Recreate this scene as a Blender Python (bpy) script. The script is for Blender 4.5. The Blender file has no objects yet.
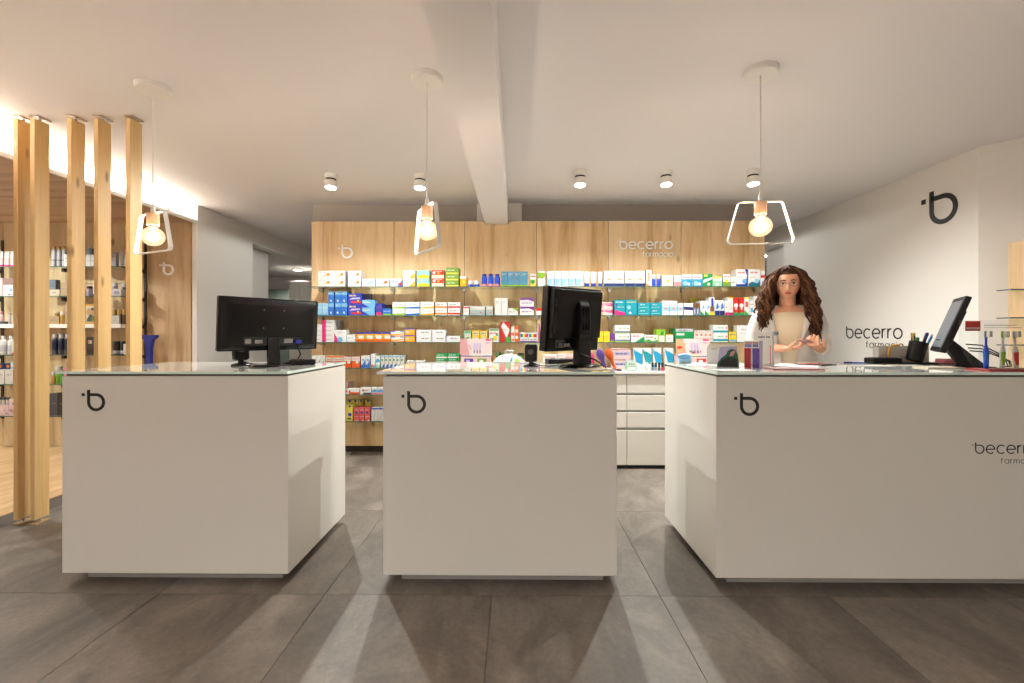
import bpy, bmesh, math, random
from mathutils import Vector, Matrix
R = math.radians
random.seed(7)
COL = bpy.context.scene.collection
SC = bpy.context.scene

# ------------------------------------------------------------------ camera, world, exposure
F = 455.1                      # focal length in pixels of the 1024 px wide frame (16 mm lens)
YAW = R(0.5); CAMZ = 1.2; CX = 512.0; HY = 334.0
cam_d = bpy.data.cameras.new('camera'); cam = bpy.data.objects.new('camera', cam_d); COL.objects.link(cam)
cam.location = (0, 0, CAMZ); cam.rotation_euler = (R(90), 0, YAW)
cam_d.sensor_width = 36; cam_d.lens = 36 * F / 1024
cam_d.shift_y = -(341.5 - HY) / 1024; cam_d.clip_start = 0.05; cam_d.clip_end = 60
SC.camera = cam
w = bpy.data.worlds.new('world'); SC.world = w; w.use_nodes = True
w.node_tree.nodes['Background'].inputs[0].default_value = (0.9, 0.85, 0.8, 1)
w.node_tree.nodes['Background'].inputs[1].default_value = 0.05
vs = SC.view_settings
vs.view_transform = 'Standard'; vs.look = 'None'; vs.gamma = 1.0; vs.use_curve_mapping = False
vs.exposure = 0.8
SC.render.film_transparent = False
SC.cycles.max_bounces = 10; SC.cycles.diffuse_bounces = 5; SC.cycles.glossy_bounces = 4
SC.cycles.transparent_max_bounces = 24; SC.cycles.transmission_bounces = 6
SC.cycles.sample_clamp_indirect = 4.0; SC.cycles.caustics_reflective = False; SC.cycles.caustics_refractive = False
# light levels of the shop's lamps and of the added front and passage spots
E_SPOT = 98; E_FRONT = 85; E_BULB = 8.5; E_COVE = 75; E_LEFT = 58; E_REAR = 130; E_CORR = 26
COL_SPOT = (0.98, 1.0, 0.95); COL_FRONT = (1.0, 0.985, 0.95); COL_BULB = (1.0, 0.83, 0.73)

def ray(px, py):
    u = (px - CX) / F; v = (HY - py) / F
    return u * math.cos(YAW) - math.sin(YAW), u * math.sin(YAW) + math.cos(YAW), v
def atY(px, py, Y):            # the point at depth Y of the room
    dx, dy, dz = ray(px, py); t = Y / dy
    return Vector((dx * t, Y, CAMZ + dz * t))
def atZ(px, py, Z):            # the point on a level surface at height Z
    dx, dy, dz = ray(px, py); t = (Z - CAMZ) / dz
    return Vector((dx * t, dy * t, Z))

# ------------------------------------------------------------------ materials
def lin(c):
    o = []
    for v in c[:3]:
        v = v / 255.0
        o.append(v / 12.92 if v <= 0.04045 else ((v + 0.055) / 1.055) ** 2.4)
    return (o[0], o[1], o[2], 1)
MATS = {}
def pm(name, rgb, rough=0.5, metal=0.0, spec=0.5, coat=0.0, emit=None, es=0.0, bump=0.0, bscale=200):
    if name in MATS: return MATS[name]
    m = bpy.data.materials.new(name); m.use_nodes = True
    nt = m.node_tree; b = nt.nodes['Principled BSDF']
    b.inputs['Base Color'].default_value = lin(rgb)
    b.inputs['Roughness'].default_value = rough; b.inputs['Metallic'].default_value = metal
    b.inputs['Specular IOR Level'].default_value = spec; b.inputs['Coat Weight'].default_value = coat
    if emit:
        b.inputs['Emission Color'].default_value = lin(emit); b.inputs['Emission Strength'].default_value = es
    if bump:
        tc = nt.nodes.new('ShaderNodeTexCoord'); n = nt.nodes.new('ShaderNodeTexNoise'); n.inputs['Scale'].default_value = bscale
        bp = nt.nodes.new('ShaderNodeBump'); bp.inputs['Strength'].default_value = bump; bp.inputs['Distance'].default_value = 0.002
        nt.links.new(tc.outputs['Object'], n.inputs['Vector']); nt.links.new(n.outputs['Fac'], bp.inputs['Height'])
        nt.links.new(bp.outputs['Normal'], b.inputs['Normal'])
    MATS[name] = m; return m

def wood_mat(name, light, mid, dark, sx=7.0, sz=0.55, rough=0.45, knots=0.5, axis='Z', seedmul=43.0, kn=(4.2, 0, 2.2), kr=0.115, fib=0.92):
    m = bpy.data.materials.new(name); m.use_nodes = True; MATS[name] = m
    nt = m.node_tree; N = nt.nodes; L = nt.links; b = N['Principled BSDF']; b.inputs['Roughness'].default_value = rough
    b.inputs['Specular IOR Level'].default_value = 0.3
    tc = N.new('ShaderNodeTexCoord'); oi = N.new('ShaderNodeObjectInfo')
    mul = N.new('ShaderNodeMath'); mul.operation = 'MULTIPLY'; mul.inputs[1].default_value = seedmul
    L.new(oi.outputs['Random'], mul.inputs[0])
    add = N.new('ShaderNodeVectorMath'); add.operation = 'ADD'
    L.new(tc.outputs['Object'], add.inputs[0]); L.new(mul.outputs[0], add.inputs[1])
    mp = N.new('ShaderNodeMapping')
    s = {'Z': (sx, sx, sz), 'X': (sz, sx, sx), 'Y': (sx, sz, sx)}[axis]
    mp.inputs['Scale'].default_value = s
    L.new(add.outputs[0], mp.inputs['Vector'])
    n1 = N.new('ShaderNodeTexNoise'); n1.inputs['Scale'].default_value = 1.0; n1.inputs['Detail'].default_value = 7
    n1.inputs['Roughness'].default_value = 0.62; n1.inputs['Distortion'].default_value = 0.7
    L.new(mp.outputs[0], n1.inputs['Vector'])
    r1 = N.new('ShaderNodeValToRGB'); e = r1.color_ramp.elements
    e[0].position = 0.34; e[0].color = lin(dark); e[1].position = 0.66; e[1].color = lin(light)
    k = r1.color_ramp.elements.new(0.47); k.color = lin(mid)
    L.new(n1.outputs['Fac'], r1.inputs['Fac'])
    # fine fibre
    mp2 = N.new('ShaderNodeMapping'); mp2.inputs['Scale'].default_value = tuple(v * 9 for v in s)
    L.new(add.outputs[0], mp2.inputs['Vector'])
    n2 = N.new('ShaderNodeTexNoise'); n2.inputs['Scale'].default_value = 1.0; n2.inputs['Detail'].default_value = 4
    L.new(mp2.outputs[0], n2.inputs['Vector'])
    mr = N.new('ShaderNodeMapRange'); mr.inputs[1].default_value = 0.3; mr.inputs[2].default_value = 0.7
    mr.inputs[3].default_value = fib; mr.inputs[4].default_value = 1.04
    L.new(n2.outputs['Fac'], mr.inputs[0])
    mx = N.new('ShaderNodeMix'); mx.data_type = 'RGBA'; mx.blend_type = 'MULTIPLY'; mx.inputs[0].default_value = 1
    L.new(r1.outputs['Color'], mx.inputs[6]); L.new(mr.outputs[0], mx.inputs[7])
    # knots
    mp3 = N.new('ShaderNodeMapping'); mp3.inputs['Scale'].default_value = kn
    L.new(add.outputs[0], mp3.inputs['Vector'])
    v = N.new('ShaderNodeTexVoronoi'); v.inputs['Scale'].default_value = 1.0; v.inputs['Randomness'].default_value = 1.0
    L.new(mp3.outputs[0], v.inputs['Vector'])
    r3 = N.new('ShaderNodeValToRGB'); r3.color_ramp.elements[0].position = kr * .35; r3.color_ramp.elements[0].color = (knots, knots, knots, 1)
    r3.color_ramp.elements[1].position = kr; r3.color_ramp.elements[1].color = (0, 0, 0, 1)
    L.new(v.outputs['Distance'], r3.inputs['Fac'])
    mk = N.new('ShaderNodeMix'); mk.data_type = 'RGBA'
    L.new(r3.outputs['Color'], mk.inputs[0]); L.new(mx.outputs[2], mk.inputs[6]); mk.inputs[7].default_value = lin(tuple(c * 0.72 for c in dark))
    L.new(mk.outputs[2], b.inputs['Base Color'])
    bp = N.new('ShaderNodeBump'); bp.inputs['Strength'].default_value = 0.08; bp.inputs['Distance'].default_value = 0.002
    L.new(n2.outputs['Fac'], bp.inputs['Height']); L.new(bp.outputs[0], b.inputs['Normal'])
    return m

def tile_mat():
    m = bpy.data.materials.new('concrete_tile'); m.use_nodes = True; MATS['tile'] = m
    nt = m.node_tree; N = nt.nodes; L = nt.links; b = N['Principled BSDF']
    tc = N.new('ShaderNodeTexCoord'); oi = N.new('ShaderNodeObjectInfo')
    mul = N.new('ShaderNodeMath'); mul.operation = 'MULTIPLY'; mul.inputs[1].default_value = 31.0
    L.new(oi.outputs['Random'], mul.inputs[0])
    add = N.new('ShaderNodeVectorMath'); add.operation = 'ADD'; L.new(tc.outputs['Object'], add.inputs[0]); L.new(mul.outputs[0], add.inputs[1])
    n1 = N.new('ShaderNodeTexNoise'); n1.inputs['Scale'].default_value = 2.6; n1.inputs['Detail'].default_value = 9; n1.inputs['Roughness'].default_value = 0.66; n1.inputs['Distortion'].default_value = 0.5
    mpn = N.new('ShaderNodeMapping'); mpn.inputs['Scale'].default_value = (1.5, 0.8, 1)
    mpn.inputs['Rotation'].default_value = (0, 0, R(25))
    L.new(add.outputs[0], mpn.inputs['Vector']); L.new(mpn.outputs[0], n1.inputs['Vector'])
    r1 = N.new('ShaderNodeValToRGB'); e = r1.color_ramp.elements
    e[0].position = 0.33; e[0].color = lin((80, 72, 64)); e[1].position = 0.68; e[1].color = lin((124, 115, 105))
    k = e.new(0.5); k.color = lin((102, 93, 84))
    L.new(n1.outputs['Fac'], r1.inputs['Fac'])
    n2 = N.new('ShaderNodeTexNoise'); n2.inputs['Scale'].default_value = 45; n2.inputs['Detail'].default_value = 5; n2.inputs['Roughness'].default_value = 0.7
    L.new(add.outputs[0], n2.inputs['Vector'])
    mr = N.new('ShaderNodeMapRange'); mr.inputs[1].default_value = 0.35; mr.inputs[2].default_value = 0.65; mr.inputs[3].default_value = 0.84; mr.inputs[4].default_value = 1.08
    L.new(n2.outputs['Fac'], mr.inputs[0])
    mx = N.new('ShaderNodeMix'); mx.data_type = 'RGBA'; mx.blend_type = 'MULTIPLY'; mx.inputs[0].default_value = 1
    L.new(r1.outputs['Color'], mx.inputs[6]); L.new(mr.outputs[0], mx.inputs[7])
    mr2 = N.new('ShaderNodeMapRange'); mr2.inputs[3].default_value = 0.88; mr2.inputs[4].default_value = 1.08
    L.new(oi.outputs['Random'], mr2.inputs[0])
    mx2 = N.new('ShaderNodeMix'); mx2.data_type = 'RGBA'; mx2.blend_type = 'MULTIPLY'; mx2.inputs[0].default_value = 1
    L.new(mx.outputs[2], mx2.inputs[6]); L.new(mr2.outputs[0], mx2.inputs[7])
    L.new(mx2.outputs[2], b.inputs['Base Color'])
    rr = N.new('ShaderNodeMapRange'); rr.inputs[3].default_value = 0.42; rr.inputs[4].default_value = 0.62
    L.new(n1.outputs['Fac'], rr.inputs[0]); L.new(rr.outputs[0], b.inputs['Roughness'])
    bp = N.new('ShaderNodeBump'); bp.inputs['Strength'].default_value = 0.12; bp.inputs['Distance'].default_value = 0.002
    L.new(n2.outputs['Fac'], bp.inputs['Height']); L.new(bp.outputs[0], b.inputs['Normal'])
    return m

def glass_mat(name, tint=(0.93, 0.97, 0.95), refl=0.9, rough=0.02):
    m = bpy.data.materials.new(name); m.use_nodes = True; MATS[name] = m
    nt = m.node_tree; N = nt.nodes; L = nt.links; N.remove(N['Principled BSDF']); out = N['Material Output']
    t = N.new('ShaderNodeBsdfTransparent'); t.inputs[0].default_value = (*tint, 1)
    g = N.new('ShaderNodeBsdfGlossy'); g.inputs['Roughness'].default_value = rough; g.inputs[0].default_value = (refl, refl, refl, 1)
    fr = N.new('ShaderNodeFresnel'); ge = N.new('ShaderNodeNewGeometry'); ior = N.new('ShaderNodeMapRange')
    ior.inputs[3].default_value = 1.45; ior.inputs[4].default_value = 1 / 1.45      # same reflection on the way out of the pane
    L.new(ge.outputs['Backfacing'], ior.inputs[0]); L.new(ior.outputs[0], fr.inputs[0])
    mx = N.new('ShaderNodeMixShader'); L.new(fr.outputs[0], mx.inputs[0]); L.new(t.outputs[0], mx.inputs[1]); L.new(g.outputs[0], mx.inputs[2])
    L.new(mx.outputs[0], out.inputs[0]); return m

def emit_mat(name, rgb, s):
    m = bpy.data.materials.new(name); m.use_nodes = True; MATS[name] = m
    nt = m.node_tree; N = nt.nodes; N.remove(N['Principled BSDF'])
    e = N.new('ShaderNodeEmission'); e.inputs[0].default_value = lin(rgb); e.inputs[1].default_value = s
    nt.links.new(e.outputs[0], N['Material Output'].inputs[0]); return m

pm('wall_paint', (230, 225, 219), 0.75, spec=0.2, bump=0.03, bscale=120)
pm('wall_dark_tone', (166, 157, 149), 0.8, spec=0.2)  # darker, greyer tone than the other walls
pm('ceiling_paint', (234, 230, 230), 0.8, spec=0.2, bump=0.03, bscale=120)
pm('trim_white', (235, 232, 226), 0.4)
pm('counter_lacquer', (220, 216, 209), 0.34, spec=0.4)
pm('plinth', (150, 145, 138), 0.35, spec=0.5)
pm('counter_gap', (96, 90, 82), 0.7)
pm('top_glass', (224, 227, 222), 0.04, spec=0.6, coat=0.6)
pm('glass_edge', (226, 246, 238), 0.15, spec=0.6)
pm('black_vinyl', (22, 18, 18), 0.4)
pm('grout', (74, 66, 59), 0.85)
pm('black_plastic', (15, 12, 12), 0.42, spec=0.22)
pm('black_gloss', (14, 12, 13), 0.16, spec=0.5)
pm('dark_grey', (64, 57, 54), 0.5)
pm('mid_grey', (120, 116, 112), 0.5)
pm('steel', (180, 178, 174), 0.28, metal=0.9)
pm('white_metal', (236, 232, 226), 0.4)
pm('shelf_edge', (58, 86, 74), 0.2)
pm('glass_cabinet', (98, 106, 98), 0.2)
pm('socket_wood', (226, 184, 146), 0.4)
pm('rail', (40, 34, 30), 0.5)
pm('drawer_white', (218, 214, 206), 0.35)
pm('worktop_white', (218, 215, 209), 0.25)
pm('toe_kick', (18, 16, 15), 0.6)
pm('letter_white', (250, 250, 249), 0.3)
pm('screen_grey', (70, 72, 78), 0.3, emit=(150, 152, 160), es=0.16)
wood_mat('oak', (230, 202, 162), (219, 186, 142), (192, 153, 107), sx=5, sz=0.55, knots=0.75)
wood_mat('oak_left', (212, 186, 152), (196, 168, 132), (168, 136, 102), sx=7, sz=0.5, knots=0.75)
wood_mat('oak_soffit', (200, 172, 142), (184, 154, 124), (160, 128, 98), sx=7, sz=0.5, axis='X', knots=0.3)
wood_mat('pine', (212, 180, 128), (204, 170, 116), (190, 153, 99), sx=9, sz=0.4, knots=0.95, kn=(0, 9, 2.8), kr=0.14)
wood_mat('beech', (216, 184, 144), (208, 175, 135), (194, 158, 118), sx=16, sz=0.8, knots=0.0)
wood_mat('plank', (212, 180, 138), (198, 164, 122), (178, 144, 102), sx=10, sz=0.9, axis='Y', knots=0.1)
tile_mat()
glass_mat('shelf_glass', (0.90, 0.96, 0.93))
glass_mat('clear_acrylic', (0.96, 0.97, 0.97), 0.8, 0.03)
glass_mat('bulb_glass', (1.0, 0.93, 0.82), 0.6, 0.02)
_nt = MATS['bulb_glass'].node_tree; _o = _nt.nodes['Material Output']; _s = _o.inputs[0].links[0].from_socket       # the lit globe of warm glass glows
_e = _nt.nodes.new('ShaderNodeEmission'); _e.inputs[0].default_value = lin((255, 204, 164)); _e.inputs[1].default_value = 1.7
_x = _nt.nodes.new('ShaderNodeMixShader'); _x.inputs[0].default_value = 0.3
_nt.links.new(_s, _x.inputs[1]); _nt.links.new(_e.outputs[0], _x.inputs[2]); _nt.links.new(_x.outputs[0], _o.inputs[0])
emit_mat('spot_face', (255, 246, 232), 14)
emit_mat('filament', (255, 190, 110), 60)
emit_mat('cove_led', (255, 244, 226), 40)
emit_mat('glow_core', (255, 214, 156), 22)
emit_mat('scan_green', (90, 240, 170), 1.2)
MATS['tile'].name = 'concrete_tile'

PAL = dict(white=(242, 241, 238), offwhite=(230, 224, 215), cream=(232, 218, 190), grey=(150, 150, 152), lgrey=(200, 202, 204), dgrey=(80, 80, 86),
    orange=(240, 140, 40), dorange=(232, 96, 30), amber=(246, 178, 40), yellow=(250, 212, 40), lemon=(244, 226, 90), red=(214, 44, 40), dred=(170, 34, 40),
    coral=(222, 92, 88), pink=(238, 150, 172), hotpink=(232, 44, 128), magenta=(214, 40, 116), pale_pink=(240, 206, 203), rose=(206, 150, 150), lilac=(196, 186, 220), purple=(126, 52, 150),
    violet=(92, 60, 150), navy=(36, 44, 110), indigo=(44, 56, 168), blue=(42, 110, 200), royal=(30, 80, 214), sky=(110, 178, 226), pblue=(160, 206, 236), steelblue=(88, 156, 190),
    cyan=(30, 160, 208), teal=(20, 152, 170), dteal=(16, 104, 128), aqua=(140, 214, 206), mint=(150, 210, 170), green=(28, 156, 84), dgreen=(20, 92, 56), lime=(148, 194, 40), olive=(120, 160, 50), leaf=(80, 170, 70),
    brown=(128, 84, 56), dbrown=(58, 42, 36), tan=(206, 170, 124), gold=(206, 164, 86), black=(24, 22, 24), greyteal=(170, 190, 188), dkblue=(22, 32, 66), kraft=(196, 170, 130), bluegrey=(120, 132, 150))
def pal(c):
    if c in PAL: return pm('print_' + c, tuple(v * 0.79 for v in PAL[c]), 0.42, spec=0.35)
    return MATS[c]

# ------------------------------------------------------------------ mesh builder
class MB:
    def __init__(s): s.v = []; s.f = []; s.m = []; s.names = []
    def mi(s, mat):
        if mat not in s.names: s.names.append(mat)
        return s.names.index(mat)
    def add(s, vs, fs, mat, M=None):
        o = len(s.v); k = s.mi(mat)
        for p in vs:
            p = Vector(p); s.v.append(M @ p if M is not None else p)
        for f in fs: s.f.append([o + i for i in f]); s.m.append(k)
    def box(s, x0, y0, z0, x1, y1, z1, mat, M=None, mats=None):
        vs = [(x0, y0, z0), (x1, y0, z0), (x1, y1, z0), (x0, y1, z0), (x0, y0, z1), (x1, y0, z1), (x1, y1, z1), (x0, y1, z1)]
        fs = dict(bottom=(0, 3, 2, 1), top=(4, 5, 6, 7), front=(0, 1, 5, 4), right=(1, 2, 6, 5), back=(2, 3, 7, 6), left=(3, 0, 4, 7))
        o = len(s.v)
        for p in vs:
            p = Vector(p); s.v.append(M @ p if M is not None else p)
        for n, f in fs.items():
            s.f.append([o + i for i in f]); s.m.append(s.mi(mats[n] if mats and n in mats else mat))
    def prism(s, pts, y0, y1, mat, M=None):      # outline in x,z (counter-clockwise seen from -y) extruded from y0 (front) to y1
        n = len(pts)
        vs = [(x, y0, z) for x, z in pts] + [(x, y1, z) for x, z in pts]
        fs = [list(range(n)), list(range(2 * n - 1, n - 1, -1))]
        for i in range(n):
            j = (i + 1) % n; fs.append((i, n + i, n + j, j))
        s.add(vs, fs, mat, M)
    def loft(s, rings, mat, M=None, cap=True, closed=True):
        n = len(rings[0]); vs = [p for r in rings for p in r]; fs = []
        for a in range(len(rings) - 1):
            for i in range(n if closed else n - 1):
                j = (i + 1) % n; fs.append((a * n + i, a * n + j, (a + 1) * n + j, (a + 1) * n + i))
        if cap:
            fs.append(list(range(n - 1, -1, -1))); fs.append([(len(rings) - 1) * n + i for i in range(n)])
        s.add(vs, fs, mat, M)
    def lathe(s, prof, mat, n=16, M=None, ex=1.0, ey=1.0):   # prof: (radius, z) from the bottom up
        s.loft([[(r * ex * math.cos(2 * math.pi * i / n), r * ey * math.sin(2 * math.pi * i / n), z) for i in range(n)] for r, z in prof], mat, M)
    def tube(s, pts, r, mat, n=8, M=None):
        pts = [Vector(p) for p in pts]; rings = []
        up = Vector((0, 0, 1)); prev = None
        for i, p in enumerate(pts):
            t = (pts[min(i + 1, len(pts) - 1)] - pts[max(i - 1, 0)])
            if t.length < 1e-9: t = Vector((0, 0, 1))
            t.normalize()
            if prev is None:
                a = t.cross(up)
                if a.length < 1e-3: a = t.cross(Vector((1, 0, 0)))
            else: a = prev - t * prev.dot(t)
            a.normalize(); prev = a; b = t.cross(a)
            rr = r[i] if isinstance(r, (list, tuple)) else r
            rings.append([p + (a * math.cos(2 * math.pi * k / n) + b * math.sin(2 * math.pi * k / n)) * rr for k in range(n)])
        s.loft(rings, mat, M)
    def ribbon(s, pts, wd, th, mat, closed=False, M=None):   # a stroke of width wd in the x,z plane, front at y=-th, back at y=0
        n = len(pts); Lf = []; Rt = []
        for i in range(n):
            p = Vector(pts[i])
            if closed: a = Vector(pts[i - 1]); b = Vector(pts[(i + 1) % n])
            else: a = Vector(pts[max(i - 1, 0)]); b = Vector(pts[min(i + 1, n - 1)])
            d1 = (p - a); d2 = (b - p)
            if d1.length < 1e-9: d1 = d2
            if d2.length < 1e-9: d2 = d1
            d1.normalize(); d2.normalize(); t = d1 + d2; t.normalize()
            nn = Vector((-t.y, t.x)); c = max(0.5, nn.dot(Vector((-d1.y, d1.x))))
            Lf.append(p + nn * wd / 2 / c); Rt.append(p - nn * wd / 2 / c)
        rings = [[(l.x, -th, l.y), (l.x, 0, l.y), (r_.x, 0, r_.y), (r_.x, -th, r_.y)] for l, r_ in zip(Lf, Rt)]
        if closed: rings.append(rings[0])
        s.loft(rings, mat, M, cap=not closed)
    def sphere(s, c, r, mat, nu=16, nv=10, sc=(1, 1, 1), M=None):
        rings = []
        for j in range(nv + 1):
            a = -math.pi / 2 + math.pi * j / nv; rr = max(1e-4, math.cos(a)) * r
            rings.append([(c[0] + sc[0] * rr * math.cos(2 * math.pi * i / nu), c[1] + sc[1] * rr * math.sin(2 * math.pi * i / nu), c[2] + sc[2] * r * math.sin(a)) for i in range(nu)])
        s.loft(rings, mat, M)
    def mesh(s, name, smooth=None):
        me = bpy.data.meshes.new(name); me.from_pydata([tuple(p) for p in s.v], [], s.f)
        for n in s.names: me.materials.append(pal(n))
        me.polygons.foreach_set('material_index', s.m)
        if smooth is not None:
            me.shade_smooth(); me.set_sharp_from_angle(angle=R(smooth))
        me.update(); return me
    def build(s, name, parent=None, loc=(0, 0, 0), rot=(0, 0, 0), smooth=None, bevel=0.0):
        o = bpy.data.objects.new(name, s.mesh(name, smooth)); COL.objects.link(o); o.location = loc; o.rotation_euler = rot
        if parent is not None: o.parent = parent
        if bevel:
            b = o.modifiers.new('bevel', 'BEVEL'); b.width = bevel; b.segments = 2; b.limit_method = 'ANGLE'; b.harden_normals = False
        return o

def tag(o, label=None, cat=None, group=None, kind=None):
    if label: o['label'] = label
    if cat: o['category'] = cat
    if group: o['group'] = group
    if kind: o['kind'] = kind
    return o
def thing(name, label, cat, loc=(0, 0, 0), rz=0, group=None):
    o = bpy.data.objects.new(name, None); COL.objects.link(o); o.location = loc; o.rotation_euler = (0, 0, rz); o.empty_display_size = 0.05
    return tag(o, label, cat, group)
def struct(o): o['kind'] = 'structure'; return o
def dup(o, parent=None, **kw):
    c = o.copy(); COL.objects.link(c)
    if parent is not None: c.parent = parent
    for k, v in kw.items(): setattr(c, k, v)
    for ch in list(o.children): dup(ch, c)
    return c
def lamp(name, kind, loc, energy, color, parent=None, **kw):
    d = bpy.data.lights.new(name, kind); d.energy = energy; d.color = color
    for k, v in kw.items(): setattr(d, k, v)
    o = bpy.data.objects.new(name, d); COL.objects.link(o); o.location = loc
    if parent is not None: o.parent = parent
    return o

def arc(cx, cz, r, a0, a1, n=14):
    return [(cx + r * math.cos(R(a0 + (a1 - a0) * i / n)), cz + r * math.sin(R(a0 + (a1 - a0) * i / n))) for i in range(n + 1)]
def emblem(mb, x, z, h, mat, th=0.003, M=None):     # the round b with a square dot; h = full height, x = left side of the stem
    s = h / 1.32; wd = 0.19 * s; o = wd / 2
    P = lambda pts: [(x + o + a * s, z + b * s) for a, b in pts]
    mb.ribbon(P([(0, 1.32)] + [(0, 1.0), (0, .5)] + arc(.5, .5, .5, 180, 450, 30) + [(0, 1.0)]), wd, th, mat, M=M)
    dx = x + o - .36 * s; dz = z + s
    mb.box(dx - wd / 2, -th, dz - wd / 2, dx + wd / 2, 0, dz + wd / 2, mat, M)
GL = {
 'b': (1.0, [[(0, 1.32), (0, 1.0), (0, .5)] + arc(.5, .5, .5, 180, 450, 26) + [(0, 1.0)]]),
 'e': (1.0, [[(0.04, .5), (1, .5)], arc(.5, .5, .5, 0, 312, 26)]),
 'c': (.9, [arc(.5, .5, .5, 48, 312, 22)]),
 'r': (.42, [[(0, 0), (0, 1)], arc(.42, .56, .42, 180, 90, 8)]),
 'o': (1.0, [arc(.5, .5, .5, 0, 360, 28)]),
 'f': (.5, [[(.15, 0), (.15, 1.05)] + arc(.45, 1.05, .3, 180, 95, 7), [(-.06, .95), (.45, .95)]]),
 'a': (1.0, [arc(.5, .5, .5, 0, 360, 28), [(1, 0), (1, 1)]]),
 'm': (1.3, [[(0, 0), (0, 1)], arc(.325, .66, .325, 180, 0, 12) + [(.65, 0)], arc(.975, .66, .325, 180, 0, 12) + [(1.3, 0)]]),
 'i': (0.0, [[(0, 0), (0, 1)], [(0, 1.25), (0, 1.38)]]),
}
def word_w(t, gap=.3): return sum(GL[c][0] for c in t) + gap * (len(t) - 1)
def word(mb, t, x, z, xh, mat, wd=.13, gap=.3, th=.003, M=None, right=False):
    if right: x = x - word_w(t, gap) * xh
    for c in t:
        w_, st = GL[c]
        for p in st: mb.ribbon([(x + a * xh, z + b * xh) for a, b in p], wd * xh, th, mat, M=M)
        x += (w_ + gap) * xh
    return x

# ------------------------------------------------------------------ the room
ZC = 2.575; XL = -3.40; XR = 3.404; YN = 4.83
def wall(name, x0, y0, z0, x1, y1, z1, mat='wall_paint', parent=None):
    m = MB(); m.box(x0, y0, z0, x1, y1, z1, mat); return struct(m.build(name, parent))
fl = wall('floor', -7, -4, -.12, 7, 10, -.006, 'grout')
tm = MB(); tm.box(-.3838, -.4989, -.006, .3838, .4989, 0, 'tile'); tme = tm.mesh('floor_tile')
first = True
xs = [-.11 + .77 * k for k in range(-4, 5)]
for k in range(-5, 6):
    x0, x1 = -.11 + .77 * k, -.11 + .77 * (k + 1)
    for j in range(-6, 8):
        y0 = 2.09 + 1.0 * j
        if x0 < XL - .5 or x1 > 4.6: continue
        a0 = max(x0, XL)
        if a0 > x0:
            o_m = MB(); o_m.box(a0 - (x0 + x1) / 2, -.4989, -.006, .3838, .4989, 0, 'tile'); me = o_m.mesh('floor_tile')
        else: me = tme
        o = bpy.data.objects.new('floor_tile', me); COL.objects.link(o); o.parent = fl; o.location = ((x0 + x1) / 2, y0 + .5, 0)
pl = MB(); pl.box(-.099, -.749, -.006, .099, .749, 0.002, 'plank'); plm = pl.mesh('floor_plank')
for i in range(16):
    for j in range(4):
        o = bpy.data.objects.new('floor_plank', plm); COL.objects.link(o); o.parent = fl
        o.location = (XL - .1 - .2 * i, -.35 + 1.5 * j + (.5 if i % 2 else 0) + (.25 if i % 3 == 0 else 0), 0)
ceil = wall('ceiling', -7, -4, ZC, 7, 10, ZC + .12, 'ceiling_paint')
wall('ceiling_rear_left', -7, 5.02, 2.385, XL - .16, 10, ZC - .002, 'ceiling_paint')
wall('ceiling_rear_right', XR + .16, 5.9, 2.385, 7, 10, ZC - .002, 'ceiling_paint')
wall('wall_front', -7, -3.62, 0, 7, -3.5, ZC)
wall('wall_left', -6.62, -3.5, 0, -6.5, YN, ZC)
wall('wall_niche', -6.5, YN + .05, 0, XL - .15, YN + .17, ZC)
wall('wall_corridor_left', XL - .15, YN, 0, XL, 5.85, ZC)
wall('trim_1', XL - .052, YN - .012, 0, XL, YN - .001, 2.38, 'trim_white')
wall('wall_header_left', XL - .15, 5.85, 2.37, XL, 9.4, ZC)
wall('wall_partition_left', XL - .42, 5.95, 0, XL - .22, 6.62, 2.385)
wall('wall_behind_display', -2.16, 4.85, 0, 2.58, 5.0, ZC, 'wall_dark_tone')
wall('wall_rear', -7, 9.4, 0, 7, 9.5, ZC)
wall('wall_rear_left', -6.6, 5.0, 0, -6.5, 9.4, ZC)
wall('wall_right', XR, 3.38, 0, XR + .15, 5.82, ZC)
wall('wall_header_right', XR, 5.82, 2.37, XR + .15, 9.4, ZC)
wall('wall_partition_right', XR + .16, 5.9, 0, XR + .36, 6.5, 2.385)
wall('wall_rear_right', 6.5, 5.0, 0, 6.6, 9.4, ZC)
m = MB(); m.prism([(0, 0), (1.32, 0), (1.32, ZC), (0, ZC)], 0, .15, 'wall_paint')
struct(m.build('wall_right_angled', None, (XR, 3.38, 0), (0, 0, R(-49.5))))
wall('wall_side_right', 4.25, -3.5, 0, 4.4, 2.5, ZC)
# column and beam under the ceiling
wall('trim_column', -.41, 4.78, 0, .06, 4.85, ZC, 'wall_paint')
wall('trim_beam', -.312, -3.5, 2.312, -.082, 4.612, ZC, 'ceiling_paint')
# dropped wooden soffit with the light cove on the left
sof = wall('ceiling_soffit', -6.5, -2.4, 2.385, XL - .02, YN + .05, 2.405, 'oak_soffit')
wall('trim_2', XL - .02, -2.4, 2.38, XL, YN, 2.412, 'trim_white', None)
wall('wall_cove', XL - .36, -2.4, 2.405, XL - .32, YN, ZC, 'trim_white')
m = MB(); m.box(XL - .30, -2.3, 2.405, XL - .27, YN - .05, 2.416, 'cove_led')
tag(m.build('led_strip'), 'glowing strip of light hidden in the cove above the wooden soffit', 'light strip')
lamp('cove_light', 'AREA', (XL - .24, 1.6, 2.425), E_COVE, (1, .95, .86), None, shape='RECTANGLE', size=.05, size_y=6.0).rotation_euler = (0, R(180), 0)

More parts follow.
